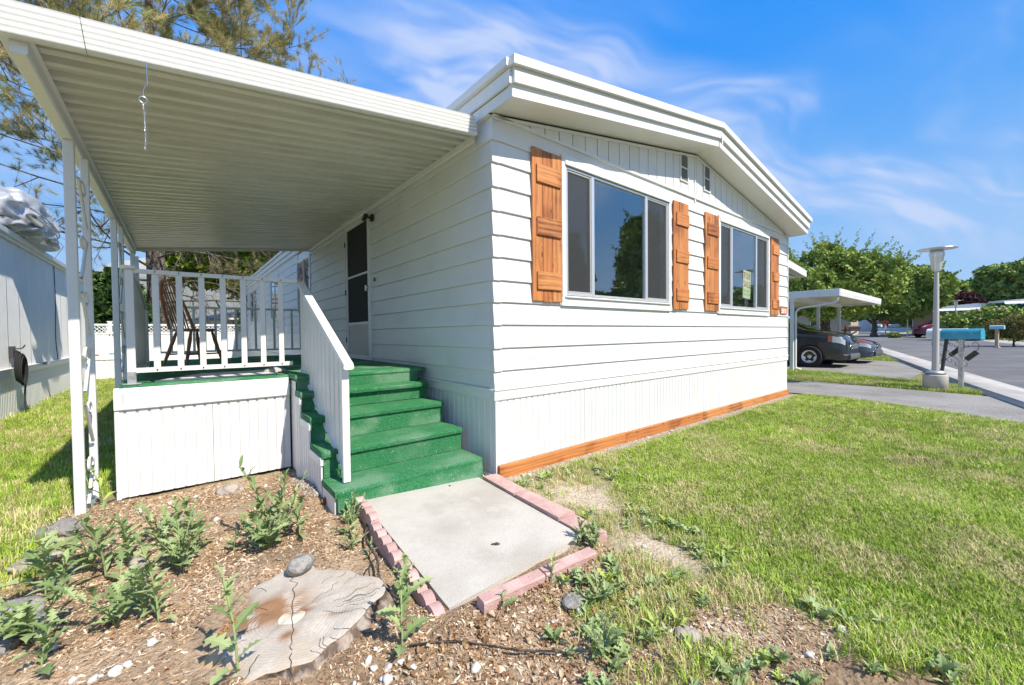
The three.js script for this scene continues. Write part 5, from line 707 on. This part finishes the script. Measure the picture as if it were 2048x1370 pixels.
// ---------------------------------------------------------------- neighbours on the left: home, cooler under a tarp, hose, porch, fence
{
  const nh = thing('mobile_home', 'neighbouring grey white ribbed metal home across the side lawn', 'mobile home', [-4.2, 0, 0]);
  const z0 = -13.9, z1 = -4.0, n = 16, w = (z1 - z0) / n, pm = std(1, 1, 1, .5, { map: paintDirt([.78, .775, .75], [.55, .53, .49], .3, 45) });
  for (let k = 0; k < n; k++) { const p = ribbed(0, w - .003, .0475, .009); part(nh, 'wall_panel', prism(p, .78, 2.80, (x, z, y) => [z, y, z0 + k * w + x], 'y'), pm); part(nh, 'skirt_panel', prism(ribbed(0, w - .003, .0775, .01), .0, .665, (x, z, y) => [z - .01, y, z0 + k * w + x], 'y'), pm); }
  part(nh, 'belt_trim', box(.0, .035, .668, .775, z0 - .02, z1), M.trim); part(nh, 'belt_ledge', box(.0, .06, .776, .788, z0 - .02, z1), M.trim);
  part(nh, 'eave', box(-.05, .06, 2.805, 2.85, z0 - .05, z1), M.trim); part(nh, 'eave', box(-.05, .11, 2.851, 2.93, z0 - .08, z1), M.trim);
  part(nh, 'roof', alongZ([[.09, 2.935], [-1.9, 3.12], [-4.0, 2.935], [-4.0, 2.9], [.09, 2.9]], z0 - .05, z1, 'x'), M.metal);
  part(nh, 'wall', box(-3.9, -.002, .02, 2.8, z0 + .002, z1), pm); part(nh, 'downspout', tube([[.03, 2.8, -10.2], [.035, 2.0, -10.22], [.03, 1.2, -10.16], [.045, .8, -10.2]], .008, 5, 20), M.darkSteel);
  part(nh, 'window_crank', box(.036, .12, .74, .80, -9.08, -9.03), M.galvanised);
  // cooler and tarp
  const cl = thing('roof_cooler', 'roof cooler wrapped in a crumpled silver tarp on the grey neighbouring home', 'cooler', [-4.45, 2.95, -8.0]); cl.scale.set(.9, .72, .95);
  part(cl, 'cabinet', box(-.42, .42, .02, .66, -.85, .85), std(.62, .58, .48, .6)); for (let k = 0; k < 9; k++) part(cl, 'louver', box(.421, .435, .08 + k * .035, .10 + k * .035, -.3, .65), std(.66, .61, .50, .6));
  const g = new THREE.SphereGeometry(1, 150, 90), p = g.attributes.position; for (let i = 0; i < p.count; i++) { let x = p.getX(i), y = p.getY(i), z = p.getZ(i); const bx = (v, e) => Math.sign(v) * Math.pow(Math.abs(v), e); let X = bx(x, .55) * .52, Yy = bx(y, .6) * .50 + .34, Z = bx(z, .6) * 1.25; const rg = (q, w, s) => 1 - Math.abs(2 * fbm(q, w, 2, s) - 1); const f = -.22 + .26 * rg(X * 1.4 + Z * 1.2, Yy * 2.2 - Z * .7 + 4, 91) + .15 * rg(X * 3.4 - Z * 2.4, Yy * 4.8 + Z * 1.9, 92) + .05 * rg(X * 8 + Z * 5, Yy * 9 - Z * 4, 95); const l = Math.hypot(x, y, z); X += x / l * f; Z += z / l * f * 1.6; Yy += y / l * f; if (Yy < .05 && Z > -.5) Yy += .16 * sm(-.5, .6, Z); Yy = Math.max(-.03, Yy); p.setXYZ(i, X, Yy, Z); } g.computeVertexNormals();
  part(cl, 'tarp', g.toNonIndexed(), std(.42, .43, .45, .34, { metalness: .2 })); 
  part(cl, 'rope', merge([tube([[.66, .45, 1.2], [.72, .42, .5], [.73, .36, -.2], [.6, .32, -1.0], [.3, .3, -1.3]], .012, 5, 24), tube([[.68, .28, 1.2], [.74, .25, .4], [.7, .2, -.4], [.5, .12, -1.1]], .012, 5, 24)]), M.galvanised);
  const pipe = new THREE.CylinderGeometry(.07, .07, .5, 14, 1, true).toNonIndexed(); pipe.rotateX(Math.PI / 2); pipe.translate(.7, .22, 1.15); part(cl, 'vent_pipe', pipe, M.aluminium);
  // hose
  const hs = thing('garden_hose', 'black garden hose coiled on a hanger on the neighbouring wall', 'hose', [-4.13, .95, -7.15]);
  part(hs, 'hanger', merge([box(-.05, .0, .0, .18, -.06, .06), tube([[0, .14, 0], [.08, .15, 0], [.11, .2, .0]], .01, 5, 10)]), M.darkSteel); const lp = []; for (let k = 0; k < 5; k++) lp.push(tube(Array.from({ length: 16 }, (_, i) => { const a = i / 16 * 6.283; return [.02 + k * .018, -.13 - .02 * k + (.24 + .02 * Math.sin(k * 3)) * Math.sin(a), (.12 + .012 * k) * Math.cos(a)]; }), .011, 6, 40, true)); lp.push(tube([[.07, .04, -.13], [.08, -.3, -.14], [.07, -.6, -.1], [.1, -.93, .05]], .011, 6, 24)); part(hs, 'coil', merge(lp), M.rubber);
  // porch of the neighbour
  const pp = thing('small_porch', 'small white neighbour porch with plain railing by the lattice fence', 'porch', [0, 0, 0]); part(pp, 'skirt', prism(ribbed(-4.85, -3.5, .12, .01), .0, .60, (x, z, y) => [x, y, -14.0 + z], 'y'), M.trim); part(pp, 'skirt', box(-3.52, -3.5, 0, .6, -15.9, -14.01), M.trim); part(pp, 'platform', box(-4.9, -3.47, .601, .72, -15.9, -13.96), M.trim);
  part(pp, 'top_rail', box(-4.85, -3.52, 1.36, 1.40, -14.06, -14.02), M.trim); part(pp, 'bottom_rail', box(-4.85, -3.52, .80, .83, -14.055, -14.025), M.trim); for (let k = 0; k < 9; k++) part(pp, 'baluster', box(-4.82 + k * .16, -4.78 + k * .16, .8305, 1.3595, -14.055, -14.025), M.trim); part(pp, 'side_panel', alongZ([[-3.5, .721], [-2.95, .2], [-2.95, .0], [-3.49, .0]], -14.3, -14.2), M.trim); part(pp, 'panel', box(-3.74, -3.52, .721, 1.42, -14.4, -14.08), M.trim); for (let k = 0; k < 3; k++) part(pp, 'brick', box(-4.75 + k * .3, -4.55 + k * .3, .721, .77, -14.02, -13.97), std(.36, .15, .09, .9));
}
{ // white lattice fence
  const fz = -16.6, S = 2.0; for (let k = 0; k < 4; k++) {
    const x0 = -6.0 + k * S, f = thing('fence_panel', 'white vinyl fence section with lattice top behind the porch', 'fence', [x0, 0, fz], 0, 'white lattice fence sections');
    part(f, 'post', box(0, .11, 0, 1.78, -.055, .055), M.vinyl); part(f, 'post_cap', box(-.015, .125, 1.7805, 1.81, -.07, .07), M.vinyl); part(f, 'rail', box(.111, S, 1.66, 1.72, -.03, .03), M.vinyl); part(f, 'rail', box(.111, S, 1.36, 1.42, -.03, .03), M.vinyl); part(f, 'rail', box(.111, S, .06, .14, -.03, .03), M.vinyl);
    for (let i = 0; i < 12; i++) part(f, 'plank', box(.112 + i * .157, .266 + i * .157, .1405, 1.3595, -.012, .012), M.vinyl);
    const l = []; for (let i = 0; i < 17; i++) { const x = .12 + i * .115; l.push(taper([x, 1.42, -.006], [Math.min(S, x + .24), 1.66, -.006], .011, .011, 4), taper([x, 1.66, .006], [Math.min(S, x + .24), 1.42, .006], .011, .011, 4)); } part(f, 'lattice', merge(l), M.vinyl);
  }
  const b = at(456, 660, 27), sh = thing('garden_shed', 'low grey outbuilding with dark metal roof beyond the lattice fence', 'shed', [b.x, 0, b.z], .35); part(sh, 'wall', box(-1.1, 3.2, 0, 2.3, -2, 2), std(.62, .63, .64, .7)); part(sh, 'roof', alongZ([[-1.4, 2.3], [-1.4, 2.42], [1, 2.95], [3.5, 2.75], [3.5, 2.6]], -2.3, 2.3, 'x'), std(.16, .17, .18, .5)); part(sh, 'fascia', box(-1.42, 3.4, 2.28, 2.40, 2.31, 2.36), M.trim); part(sh, 'door', box(.2, 1.1, .05, 2.0, 2.0005, 2.03), M.trim);
}
{ // mountain range
  const nu = 120, nv = 26, pos = [], idx = [], col = []; for (let j = 0; j <= nv; j++) for (let i = 0; i <= nu; i++) { const u = i / nu, v = j / nv, a = mix(-1.25, .55, u), D = mix(1700, 3300, v), x = Math.sin(a) * D, z = -Math.cos(a) * D, ridge = (fbm(u * 9, 1.5, 5, 901) * .55 + .62) * (.45 + .75 * Math.exp(-(((u - .69) / .13) ** 2))), hgt = 400 * ridge * Math.pow(v, 1.25) * (.75 + .5 * fbm(u * 26, v * 6, 5, 907)) * sm(1.0, .97, v * .97); pos.push(x, hgt - 8, z); const snow = sm(300, 420, hgt + 150 * (fbm(u * 40, v * 30, 3, 911) - .5)); col.push(...mix3(mix3([.10, .12, .07], [.24, .21, .17], fbm(u * 60, v * 30, 3, 915)), [.5, .5, .5], snow * .5)); }
  for (let j = 0; j < nv; j++) for (let i = 0; i < nu; i++) { const a = j * (nu + 1) + i; idx.push(a, a + 1, a + nu + 1, a + 1, a + nu + 2, a + nu + 1); }
  const g = new THREE.BufferGeometry(); g.setAttribute('position', new THREE.Float32BufferAttribute(pos, 3)); g.setAttribute('color', new THREE.Float32BufferAttribute(col, 3)); g.setIndex(idx); g.computeVertexNormals(); setting('mountain', g, std(1, 1, 1, 1, { vertexColors: true }));
  scene.fog = new THREE.FogExp2(lin(.62, .74, .88), .00006);
}

// ---------------------------------------------------------------- on the right: awning, carport, cars
{
  const aw = thing('side_awning', 'white ribbed metal awning on the far side of the home over the drive', 'awning'); const tilt = -.105; for (let k = 0; k < 14; k++) { const a = -.55 - (k + 1) * .3, prof = [[0, 0], [.16, 0], [.18, .06], [.28, .06], [.298, 0]].map(([p, q]) => [p + a, q]); part(aw, 'roof_pan', alongX([...prof.map(([p, q]) => [p, q + .004]), ...prof.reverse()], 0, 3.1), M.pan, [7.14, 2.95, 0], [0, 0, tilt]); }
  part(aw, 'front_fascia', alongX([[-.55, -.02], [-.52, -.02], [-.515, .06], [-.525, .065], [-.52, .14], [-.55, .14]], 0, 3.1), M.trim, [7.14, 2.95, 0], [0, 0, tilt]); part(aw, 'end_fascia', box(10.2, 10.24, 2.60, 2.78, -4.8, -.55), M.trim); part(aw, 'brace', merge([taper([10.05, 2.62, -.75], [7.16, 2.58, -.75], .028, .028, 4)]), M.trim); for (const z of [-2.6, -4.6]) part(aw, 'post', box(10.1, 10.16, .02, 2.62, z - .03, z + .03), M.trim);
}
const gx = (x) => rise(x);
{
  const cp = thing('carport', 'neighbour carport with white flat metal roof over parked cars', 'carport'), y = 2.20, x0 = 12.25, x1 = 17.8, zf = -.28, zb = -7; const e = gx(15);
  for (let k = 0; k < 11; k++) part(cp, 'roof_pan', box(x0 + .02 + k * .503, x0 + .515 + k * .503, y + .10 - k * .006, y + .16 - k * .006, zb, zf - .03), M.pan);
  part(cp, 'front_fascia', prism([[zf - .03, 0], [zf, 0], [zf + .012, .07], [zf, .08], [zf + .012, .09], [zf + .012, .2], [zf - .03, .2]], x0, x1, (z, q, t) => [t, y + q + (t > 14 ? -.02 : .02), z], 'x'), M.trim); part(cp, 'side_fascia', box(x0 - .03, x0 - .001, y + .02, y + .22, zb, zf), M.metal); part(cp, 'side_fascia', box(x1 + .001, x1 + .03, y - .02, y + .18, zb, zf), M.metal);
  part(cp, 'beam', box(x0 + .05, x1 - .05, y - .06, y + .09, -1.52, -1.40), M.metal);
  for (const [x, z] of [[12.33, -1.45], [14.98, -1.46], [17.55, -1.45], [12.33, -6.5], [17.55, -6.5]]) part(cp, 'post', merge([box(x - .045, x + .045, gx(x), y - .061, z - .045, z + .045), box(x + .046, x + .065, gx(x), y - .061, z - .02, z + .02)]), M.railing);
  part(cp, 'downspout', merge([tube([[12.34, 2.2, -.34], [12.36, 2.08, -.38], [12.38, 2.0, -.7], [12.38, 1.9, -1.3], [12.38, 1.8, -1.37]], .03, 6, 20), taper([12.38, 1.8, -1.37], [12.38, .12, -1.37], .03, .03, 6), taper([12.38, .12, -1.37], [12.4, .07, -1.22], .03, .03, 6)]), M.trim);
}
function car(name, label, pos, turn, o) {
  const c = thing(name, label, 'car', pos, turn), S = o.st, pts = [];
  const sec = ([z, yb, ym, yt, wl, wm, wt]) => [[wl * .86, yb], [wl * .97, yb + .05], [wl, mix(yb, ym, .35)], [mix(wl, wm, .6), mix(yb, ym, .75)], [wm, ym], [mix(wm, wt, .12), ym + (yt - ym) * .12], [mix(wm, wt, .85), mix(ym, yt, .86)], [wt * .93, yt - .012], [wt * .6, yt + .008], [0, yt + .018]].map(([x, y]) => [x, y, z]);
  const fine = []; for (let i = 0; i < S.length - 1; i++) for (let k = 0; k < 3; k++) { const t = k / 3; const p0 = S[Math.max(0, i - 1)], p1 = S[i], p2 = S[i + 1], p3 = S[Math.min(S.length - 1, i + 2)]; fine.push(p1.map((v, j) => { const m1 = (p2[j] - p0[j]) * .35, m2 = (p3[j] - p1[j]) * .35, a = 2 * t ** 3 - 3 * t * t + 1, b = t ** 3 - 2 * t * t + t, cc = -2 * t ** 3 + 3 * t * t, d = t ** 3 - t * t; return a * v + b * m1 + cc * p2[j] + d * m2; })); } fine.push(S[S.length - 1]);
  const rows = fine.map(sec), nr = rows[0].length;
  const patch = (i0, i1, j0, j1, off, sides = [1, -1]) => { const out = []; for (const s of sides) for (let i = i0; i < i1; i++) for (let j = j0; j < j1; j++) { const P = (a, b) => { const p = rows[a][b], nx = j0 >= 7 ? 0 : 1; return V(s * p[0], p[1], p[2]); }; const a = P(i, j), b = P(i + 1, j), d = P(i + 1, j + 1), e = P(i, j + 1), n = b.clone().sub(a).cross(e.clone().sub(a)).normalize(); const mid = V(0, .7, rows[i][0][2]); if (n.dot(a.clone().sub(mid)) < 0) n.negate(); const q = [a, b, d, e].map((v) => v.clone().addScaledVector(n, off)); for (const k of [0, 1, 2, 0, 2, 3]) out.push(q[k].x, q[k].y, q[k].z); } return tri(out); };
  const last = rows.length - 1; const body = [patch(0, last, 0, nr - 1, 0)]; const cap = (r) => { const out = []; for (let j = 0; j < nr - 1; j++) { const a = rows[r][j], b = rows[r][j + 1]; out.push(a[0], a[1], a[2], b[0], b[1], b[2], -a[0], a[1], a[2], b[0], b[1], b[2], -b[0], b[1], b[2], -a[0], a[1], a[2]); } return tri(out); }; body.push(cap(0), cap(last));
  const bg = merge(body); part(c, 'body', smooth(bg), o.paint);
  const gl = (z0, z1, j0, j1, name, m, off, sides) => { const zi = (z) => { let k = 0; rows.forEach((r, i) => { if (Math.abs(r[0][2] - z) < Math.abs(rows[k][0][2] - z)) k = i; }); return k; }; const a = Math.min(zi(z0), zi(z1)), b = Math.max(zi(z0), zi(z1)); if (j1 <= 6 && !sides) for (const s of [1, -1]) part(c, name, patch(a, b, j0, j1, off, [s]), m); else part(c, name, patch(a, b, j0, j1, off, sides), m); };
  for (const [z0, z1] of o.side) gl(z0, z1, 5, 6, 'window', M.carGlass, .006); gl(...o.shield, 7, 9, 'windshield', M.carGlass, .008); if (o.rear) gl(...o.rear, 7, 9, 'rear_window', M.carGlass, .008);
  const head = new THREE.MeshPhysicalMaterial({ color: lin(.5, .52, .5), roughness: .1, clearcoat: 1 }); gl(o.head[0] + .2, o.head[1] + .02, 3, 4, 'headlight', head, .012); gl(o.head[0] + .12, o.head[0] + .2, 3, 4, 'turn_signal', std(.42, .13, .06, .3), .014);
  if (o.extra) o.extra(c, gl);
  for (const [wz, s] of [[o.wheel[0], 1], [o.wheel[0], -1], [o.wheel[1], 1], [o.wheel[1], -1]]) {
    const r = o.wheel[2], x = s * o.wheel[3], w = new THREE.Group(); w.name = 'wheel'; w.position.set(x, r, wz); c.add(w);
    const ty = lathe([[r * .62, -.1], [r * .93, -.11], [r, -.08], [r, .08], [r * .93, .11], [r * .62, .1]], 32); ty.rotateZ(Math.PI / 2); part(w, 'tyre', ty, M.rubber);
    const rim = lathe([[0, .05], [r * .16, .055], [r * .2, .03], [r * .5, .06], [r * .6, .095], [r * .64, .1]].map(([a, b]) => [a, b]), 30); rim.rotateZ(-Math.PI / 2 * s); part(w, 'rim', rim, M.aluminium); const hl = []; for (let k = 0; k < 5; k++) { const h = new THREE.CircleGeometry(r * .115, 10).toNonIndexed(); h.scale(1, .75, 1); h.translate(0, r * .4, 0); h.rotateZ(k * 1.2566); h.rotateY(Math.PI / 2 * s); h.translate(s * .066, 0, 0); hl.push(h); } part(w, 'rim_hole', merge(hl), M.black);
    const ar = new THREE.TorusGeometry(r * 1.12, .035, 6, 24, Math.PI * 1.06).toNonIndexed(); ar.rotateY(Math.PI / 2); ar.translate(x + s * .03, r * .98, wz); part(c, 'wheel_arch', ar, M.rubber); const dk = new THREE.CircleGeometry(r * 1.13, 24).toNonIndexed(); dk.rotateY(Math.PI / 2); dk.translate(s * (o.wheel[3] + .045), r * 1.0, wz); part(c, 'wheel_well', dk, M.gap);
  }
  return c;
}
{
  const paint = (r, g, b) => new THREE.MeshPhysicalMaterial({ color: lin(r, g, b), roughness: .35, clearcoat: 1, clearcoatRoughness: .08 });
  const suv = [[0, .36, .66, .76, .56, .52, .44], [-.06, .27, .82, .92, .72, .68, .58], [-.2, .24, .95, 1.04, .83, .79, .69], [-.5, .23, 1.02, 1.12, .89, .86, .76], [-1.0, .23, 1.06, 1.19, .91, .88, .80], [-1.25, .23, 1.08, 1.24, .91, .88, .78], [-1.65, .23, 1.10, 1.46, .91, .88, .70], [-2.05, .23, 1.10, 1.66, .91, .88, .65], [-2.6, .23, 1.10, 1.72, .91, .88, .63], [-3.5, .23, 1.10, 1.70, .90, .87, .62], [-4.15, .25, 1.1, 1.58, .88, .84, .6], [-4.45, .3, 1.04, 1.2, .84, .78, .6], [-4.52, .42, .8, .9, .78, .7, .55]];
  const sedan = suv.map((s, i) => [s[0] * .98, s[1] - .04, s[2] * .72, [.56, .66, .74, .82, .88, .93, 1.12, 1.32, 1.40, 1.36, 1.18, .98, .8][i], s[4] * .95, s[5] * .94, s[6] * .92]);
  const front = (c, gl, grille) => { const b = merge([box(-.34, .34, .60, .63, -.045, .012), box(-.36, .36, .67, .70, -.06, .004), box(-.34, .34, .74, .765, -.08, -.006)]); part(c, 'grille', b, M.chrome); part(c, 'bumper', alongX([[-.14, .25], [-.01, .25], [.022, .29], [.03, .36], [.012, .43], [-.1, .46]], -.6, .6), grille); part(c, 'lower_trim', merge([box(-.78, -.3, .40, .43, -.12, -.005), box(.3, .78, .40, .43, -.12, -.005)]), M.chrome); };
  car('parked_suv', 'black sport utility car parked under the carport, silver steel wheels', [14.72, gx(14.7) + .02, -.42], 0, { st: suv, paint: paint(.010, .013, .018), side: [[-2.0, -3.0], [-3.1, -3.9]], shield: [-1.5, -2.15], head: [-.62, -.12], wheel: [-.98, -3.6, .34, .845], extra: (c, gl) => front(c, gl, std(.10, .10, .105, .5)) });
  car('parked_sedan', 'dark blue sedan with a red hood stripe parked beyond the black car', [17.0, gx(17) + .02, -.2], 0, { st: sedan, paint: paint(.055, .065, .10), side: [[-2.0, -3.0], [-3.1, -3.8]], shield: [-1.5, -2.15], head: [-.6, -.1], wheel: [-.95, -3.5, .31, .80], extra: (c, gl) => { front(c, gl, std(.07, .075, .09, .5)); gl(-.15, -1.3, 7, 8, 'hood_stripe', std(.42, .05, .06, .4), .006, [-1]); } });
  const p = onRay(1881, 52); car('parked_suv', 'dark red sport utility car parked across the street', [p[0] - 2, p[1], p[2] - 1.1], -Math.PI / 2 - .5, { st: suv, paint: paint(.16, .008, .02), side: [[-2.0, -3.0], [-3.1, -3.9]], shield: [-1.5, -2.15], rear: [-4.0, -4.3], head: [-.62, -.12], wheel: [-.98, -3.6, .34, .845] });
  const q = onRay(1672, 80); car('parked_sedan', 'bright blue car parked far down the street', [q[0], q[1] + .02, q[2]], .3, { st: sedan, paint: paint(.02, .10, .40), side: [[-2.0, -3.0], [-3.1, -3.8]], shield: [-1.5, -2.15], head: [-.6, -.1], wheel: [-.95, -3.5, .31, .80] });
  const w = onRay(1700, 80); car('parked_van', 'white vehicle parked far down the street beside the blue car', [w[0] + 2, w[1] + .02, w[2] - 1], .4, { st: suv, paint: paint(.7, .7, .7), side: [[-2.0, -3.0], [-3.1, -3.9]], shield: [-1.5, -2.15], head: [-.62, -.12], wheel: [-.98, -3.6, .34, .845] });
}
// ---------------------------------------------------------------- street furniture
{
  const lamp = (name, label, x, z, s = 1) => {
    const l = thing(name, label, 'street lamp', [x, gx(x), z]); l.scale.setScalar(s);
    part(l, 'concrete_base', lathe([[0, 0], [.19, 0], [.188, .31], [.175, .33], [0, .33]], 26), M.concrete); part(l, 'flange', lathe([[0, .335], [.15, .34], [.16, .375], [.12, .405], [.07, .415]], 20), M.galvanised);
    part(l, 'pole', lathe([[.058, .40], [.056, .5], [.036, 2.44]], 8), std(1, 1, 1, .5, { map: paintDirt([.47, .45, .42], [.30, .28, .25], .5, 65) })); part(l, 'lantern', lathe([[.045, 2.42], [.075, 2.46], [.105, 2.72], [.115, 2.74], [.115, 2.80], [.09, 2.84], [0, 2.85]], 20), M.aluminium); part(l, 'hood', lathe([[0, 2.845], [.12, 2.845], [.30, 2.868], [.302, 2.876], [.15, 2.888], [0, 2.90]], 28), M.aluminium);
  };
  lamp('street_lamp', 'grey metal lamp post on a round concrete footing by the mailboxes', 9.85, 1.8); const f = onRay(1911, 46); lamp('street_lamp', 'distant lamp post among the rose bushes', f[0], f[2], 1.08);
  const boxMail = (g, mat, y, L = .50, r = .085) => { const s = []; for (let i = 0; i <= 10; i++) { const a = i / 10 * Math.PI; s.push([r * Math.cos(a), .115 + r * Math.sin(a)]); } s.push([-r, 0], [r, 0]); part(g, 'box', alongZ(s.map(([p, q]) => [p, q + y]), -L / 2, L / 2), mat); part(g, 'door', alongZ(s.map(([p, q]) => [p * 1.06, (q - .1) * 1.06 + .1 + y]), L / 2 + .001, L / 2 + .014), mat); part(g, 'seam', merge([box(r + .0005, r + .004, y + .108, y + .113, -L / 2, L / 2), box(-r - .004, -r - .0005, y + .108, y + .113, -L / 2, L / 2)]), mat); };
  const scroll = (sx, y) => merge([1, -1].flatMap((s) => [tube([[0, y - .42, 0], [0, y - .25, s * .16], [0, y - .12, s * .24], [0, y - .04, s * .23], [0, y - .02, s * .18], [0, y - .06, s * .15]], .006, 5, 22), tube([[0, y - .05, s * .02], [0, y - .12, s * .06], [0, y - .11, s * .10], [0, y - .07, s * .09]], .005, 5, 12), tube([[0, y - .42, 0], [0, y - .5, s * .05], [0, y - .46, s * .09], [0, y - .42, s * .07]], .005, 5, 12)]));
  const blue = std(1, 1, 1, .45, { map: tex(256, .5, (u, v) => mix3([.035, .30, .42], [.10, .40, .50], sm(.5, .8, N(u, v, 6, 5, 611)))) });
  const m1 = thing('mailbox', 'turquoise blue mailbox on a grey post with iron scrolls', 'mailbox', [10.1, gx(10.1), 2.14], -.25); part(m1, 'post', merge([box(-.035, .035, -.05, 1.04, -.035, .035)]), M.galvanised); boxMail(m1, blue, 1.045, .56, .095); part(m1, 'scroll', scroll(0, 1.0), M.darkSteel); const pl = box(-.012, .012, -.11, .11, -.045, .045); part(m1, 'plate', pl, M.black, [-.05, .72, .16], [.75, 0, 0]);
  const m2 = thing('mailbox', 'white mailbox on a dark leaning post behind the turquoise one', 'mailbox', [11.15, gx(11.15), 1.86], -.25); part(m2, 'post', taper([0, -.02, -.10], [0, 1.04, 0], .034, .034, 4), M.darkSteel); boxMail(m2, std(.72, .72, .72, .5), 1.045, .62, .095); part(m2, 'scroll', scroll(0, 1.0), M.darkSteel); part(m2, 'plate', pl, M.black, [-.05, .74, .15], [.75, 0, 0]);
  const b = onRay(1690, 26.5), m3 = thing('mailbox', 'brown wooden post mailbox with diagonal brace along the kerb', 'mailbox', b, .25); const bw = std(1, 1, 1, .8, { map: woodTex([.26, .085, .05], [.12, .035, .02], 620, false) }); part(m3, 'post', merge([taper([0, 0, -.06], [0, 1.32, .03], .05, .05, 4), taper([0, .65, 0], [0, 1.0, .5], .035, .035, 4), box(-.05, .05, 1.02, 1.10, -.28, .62)]), bw); boxMail(m3, std(.20, .15, .13, .6), 1.105, .5, .09); m3.children.slice(1).forEach((k) => { k.position.z = .38; });
  const far = onRay(1994, 31), m4 = thing('mailbox', 'pale blue mailbox on a wooden post beside the olive shrub', 'mailbox', far, -.25); part(m4, 'post', box(-.06, .06, 0, .98, -.06, .06), M.paleWood); part(m4, 'footing', box(-.1, .1, 0, .08, -.1, .1), M.concrete); boxMail(m4, std(.36, .62, .70, .5), .99, .5, .08);
  for (const [px, lab] of [[1753, 'white curbside mailbox nearest the bend tree'], [1788, 'white curbside mailbox past the red round sign']]) { const q = onRay(px, 60), m = thing('mailbox', lab, 'mailbox', q, -.25); part(m, 'post', box(-.05, .05, 0, 1.0, -.3, -.2), M.trim); boxMail(m, std(.75, .75, .75, .5), 1.0, .9, .16); }
  const sg = onRay(1771, 61), s = thing('street_sign', 'small dark red round sign on a white post at the bend', 'sign', sg, -1.2); part(s, 'post', box(-.06, .06, 0, 1.45, -.06, .06), M.trim); const d = cyl(.34, .34, .03, 24); d.rotateX(Math.PI / 2); d.scale(1, .72, 1); d.translate(0, 1.55, .08); part(s, 'plate', d, std(.22, .03, .03, .6));
}
// ---------------------------------------------------------------- far homes
function farHome(label, px, x, w, dep, h, wall, roofM, turn, o = {}) {
  const p = onRay(px, x), g = thing('far_house', label, 'house', p, turn), wm = std(...wall, .8); part(g, 'wall', box(0, dep, 0, h, 0, w), wm); part(g, 'skirt', box(-.03, dep, 0, .6, -.03, w + .03), std(...(o.skirt || [.4, .4, .4]), .8)); part(g, 'roof', alongX([[-.4, h], [-.4, h + .14], [w / 2, h + .14 + (o.pitch || .35)], [w + .4, h + .14], [w + .4, h]], -.5, dep + .4, 'x'), roofM); part(g, 'fascia', box(-.56, -.501, h - .02, h + .16, -.42, w + .42), M.trim);
  for (const [a, b, c, d] of o.win || []) { const f = part(g, 'window', box(-.03, -.0005, c, d, a, b), M.trim); part(f, 'pane', box(-.045, -.031, c + .06, d - .06, a + .06, b - .06), M.carGlass); }
  if (o.awning) { const [a, b, y, out, posts] = o.awning; const n = Math.round((b - a) / .35); for (let k = 0; k < n; k++) { const q = a + k * .35; part(g, 'awning_pan', prism([[q, .04], [q + .17, .04], [q + .2, -.03], [q + .33, -.03], [q + .35, .04], [q + .35, .055], [q + .17, .055], [q, .055]], 0, 1, (z, dy, t) => [-.6 - out * t, y + dy - .28 * t, z], 'x'), M.trim); } for (const z of posts) part(g, 'post', box(-.55 - out, -.45 - out, 0, y - .28, z, z + .12), M.trim); }
  return g;
}
farHome('far beige home with white ribbed awning past the lamp post', 1826, 60, 9, 8, 2.7, [.50, .41, .34], std(.62, .63, .65, .6), .12, { skirt: [.45, .47, .5], awning: [-.6, 10, 2.75, 1.6, [-.5]], pitch: .4 });
farHome('far low white home behind the rose bushes', 1925, 74, 9, 8, 3.0, [.66, .65, .62], std(.66, .66, .66, .6), .1, { win: [[2.6, 4.6, 1.6, 2.6]], pitch: .3 });
farHome('teal green home with white scalloped awning across the street', 1990, 58, 9, 6, 3.1, [.012, .13, .14], M.trim, .05, { awning: [.5, 9, 3.15, 1.5, []], pitch: .35, win: [[3, 5, 1.3, 2.4]] });
farHome('far pinkish brown home with pale blue skirt under the bend tree', 1756, 92, 14, 8, 3.0, [.36, .25, .22], std(.3, .3, .32, .7), .2, { skirt: [.55, .68, .78], win: [[1.2, 3.2, 1.4, 2.5], [8, 10, 1.4, 2.5]] });
farHome('far white garage wall at the end of the street', 1703, 96, 7, 8, 3.4, [.74, .74, .72], M.trim, .35, { skirt: [.7, .7, .7], win: [[5.2, 6.2, .6, 2.0]] });
farHome('far grey home behind the parked blue car', 1640, 100, 6, 8, 3.0, [.46, .48, .50], std(.5, .52, .55, .6), .35, {});
farHome('tan home in the shade behind the carport cars', 1583, 60, 6, 8, 3.0, [.40, .35, .28], std(.35, .33, .3, .7), .1, { win: [[2, 4, 1.2, 2.4]] });
// ---------------------------------------------------------------- sign in the window
{
  const c = document.createElement('canvas'); c.width = 256; c.height = 400; const x = c.getContext('2d'); x.fillStyle = '#e9efc6'; x.fillRect(0, 0, 256, 400); x.fillStyle = '#b5300f'; x.font = 'bold 122px sans-serif'; x.textAlign = 'center'; x.fillText('FOR', 128, 120); x.fillText('SALE', 128, 240, 246); x.strokeStyle = '#7d9a86'; x.lineWidth = 7; for (let k = 0; k < 2; k++) { x.beginPath(); for (let i = 0; i <= 20; i++) x.lineTo(22 + i * 10.6, 292 + k * 50 + 13 * Math.sin(i * 1.9 + k) + 5 * Math.sin(i * 3.7)); x.stroke(); }
  const t = new THREE.CanvasTexture(c); t.colorSpace = THREE.SRGBColorSpace; const s = thing('for_sale_sign', 'pale paper for sale sign with red letters inside the window', 'sign', [5.20, 1.79, .0035], 0); part(s, 'paper', box(-.15, .15, 0, .46, -.004, 0, .0005), std(.8, .84, .6, .8)); const g = new THREE.PlaneGeometry(.296, .456); g.translate(0, .23, .0015); part(s, 'print', g, new THREE.MeshStandardMaterial({ map: t, roughness: .8 })); s.rotation.z = -.06;
}
renderer.render(scene, camera);
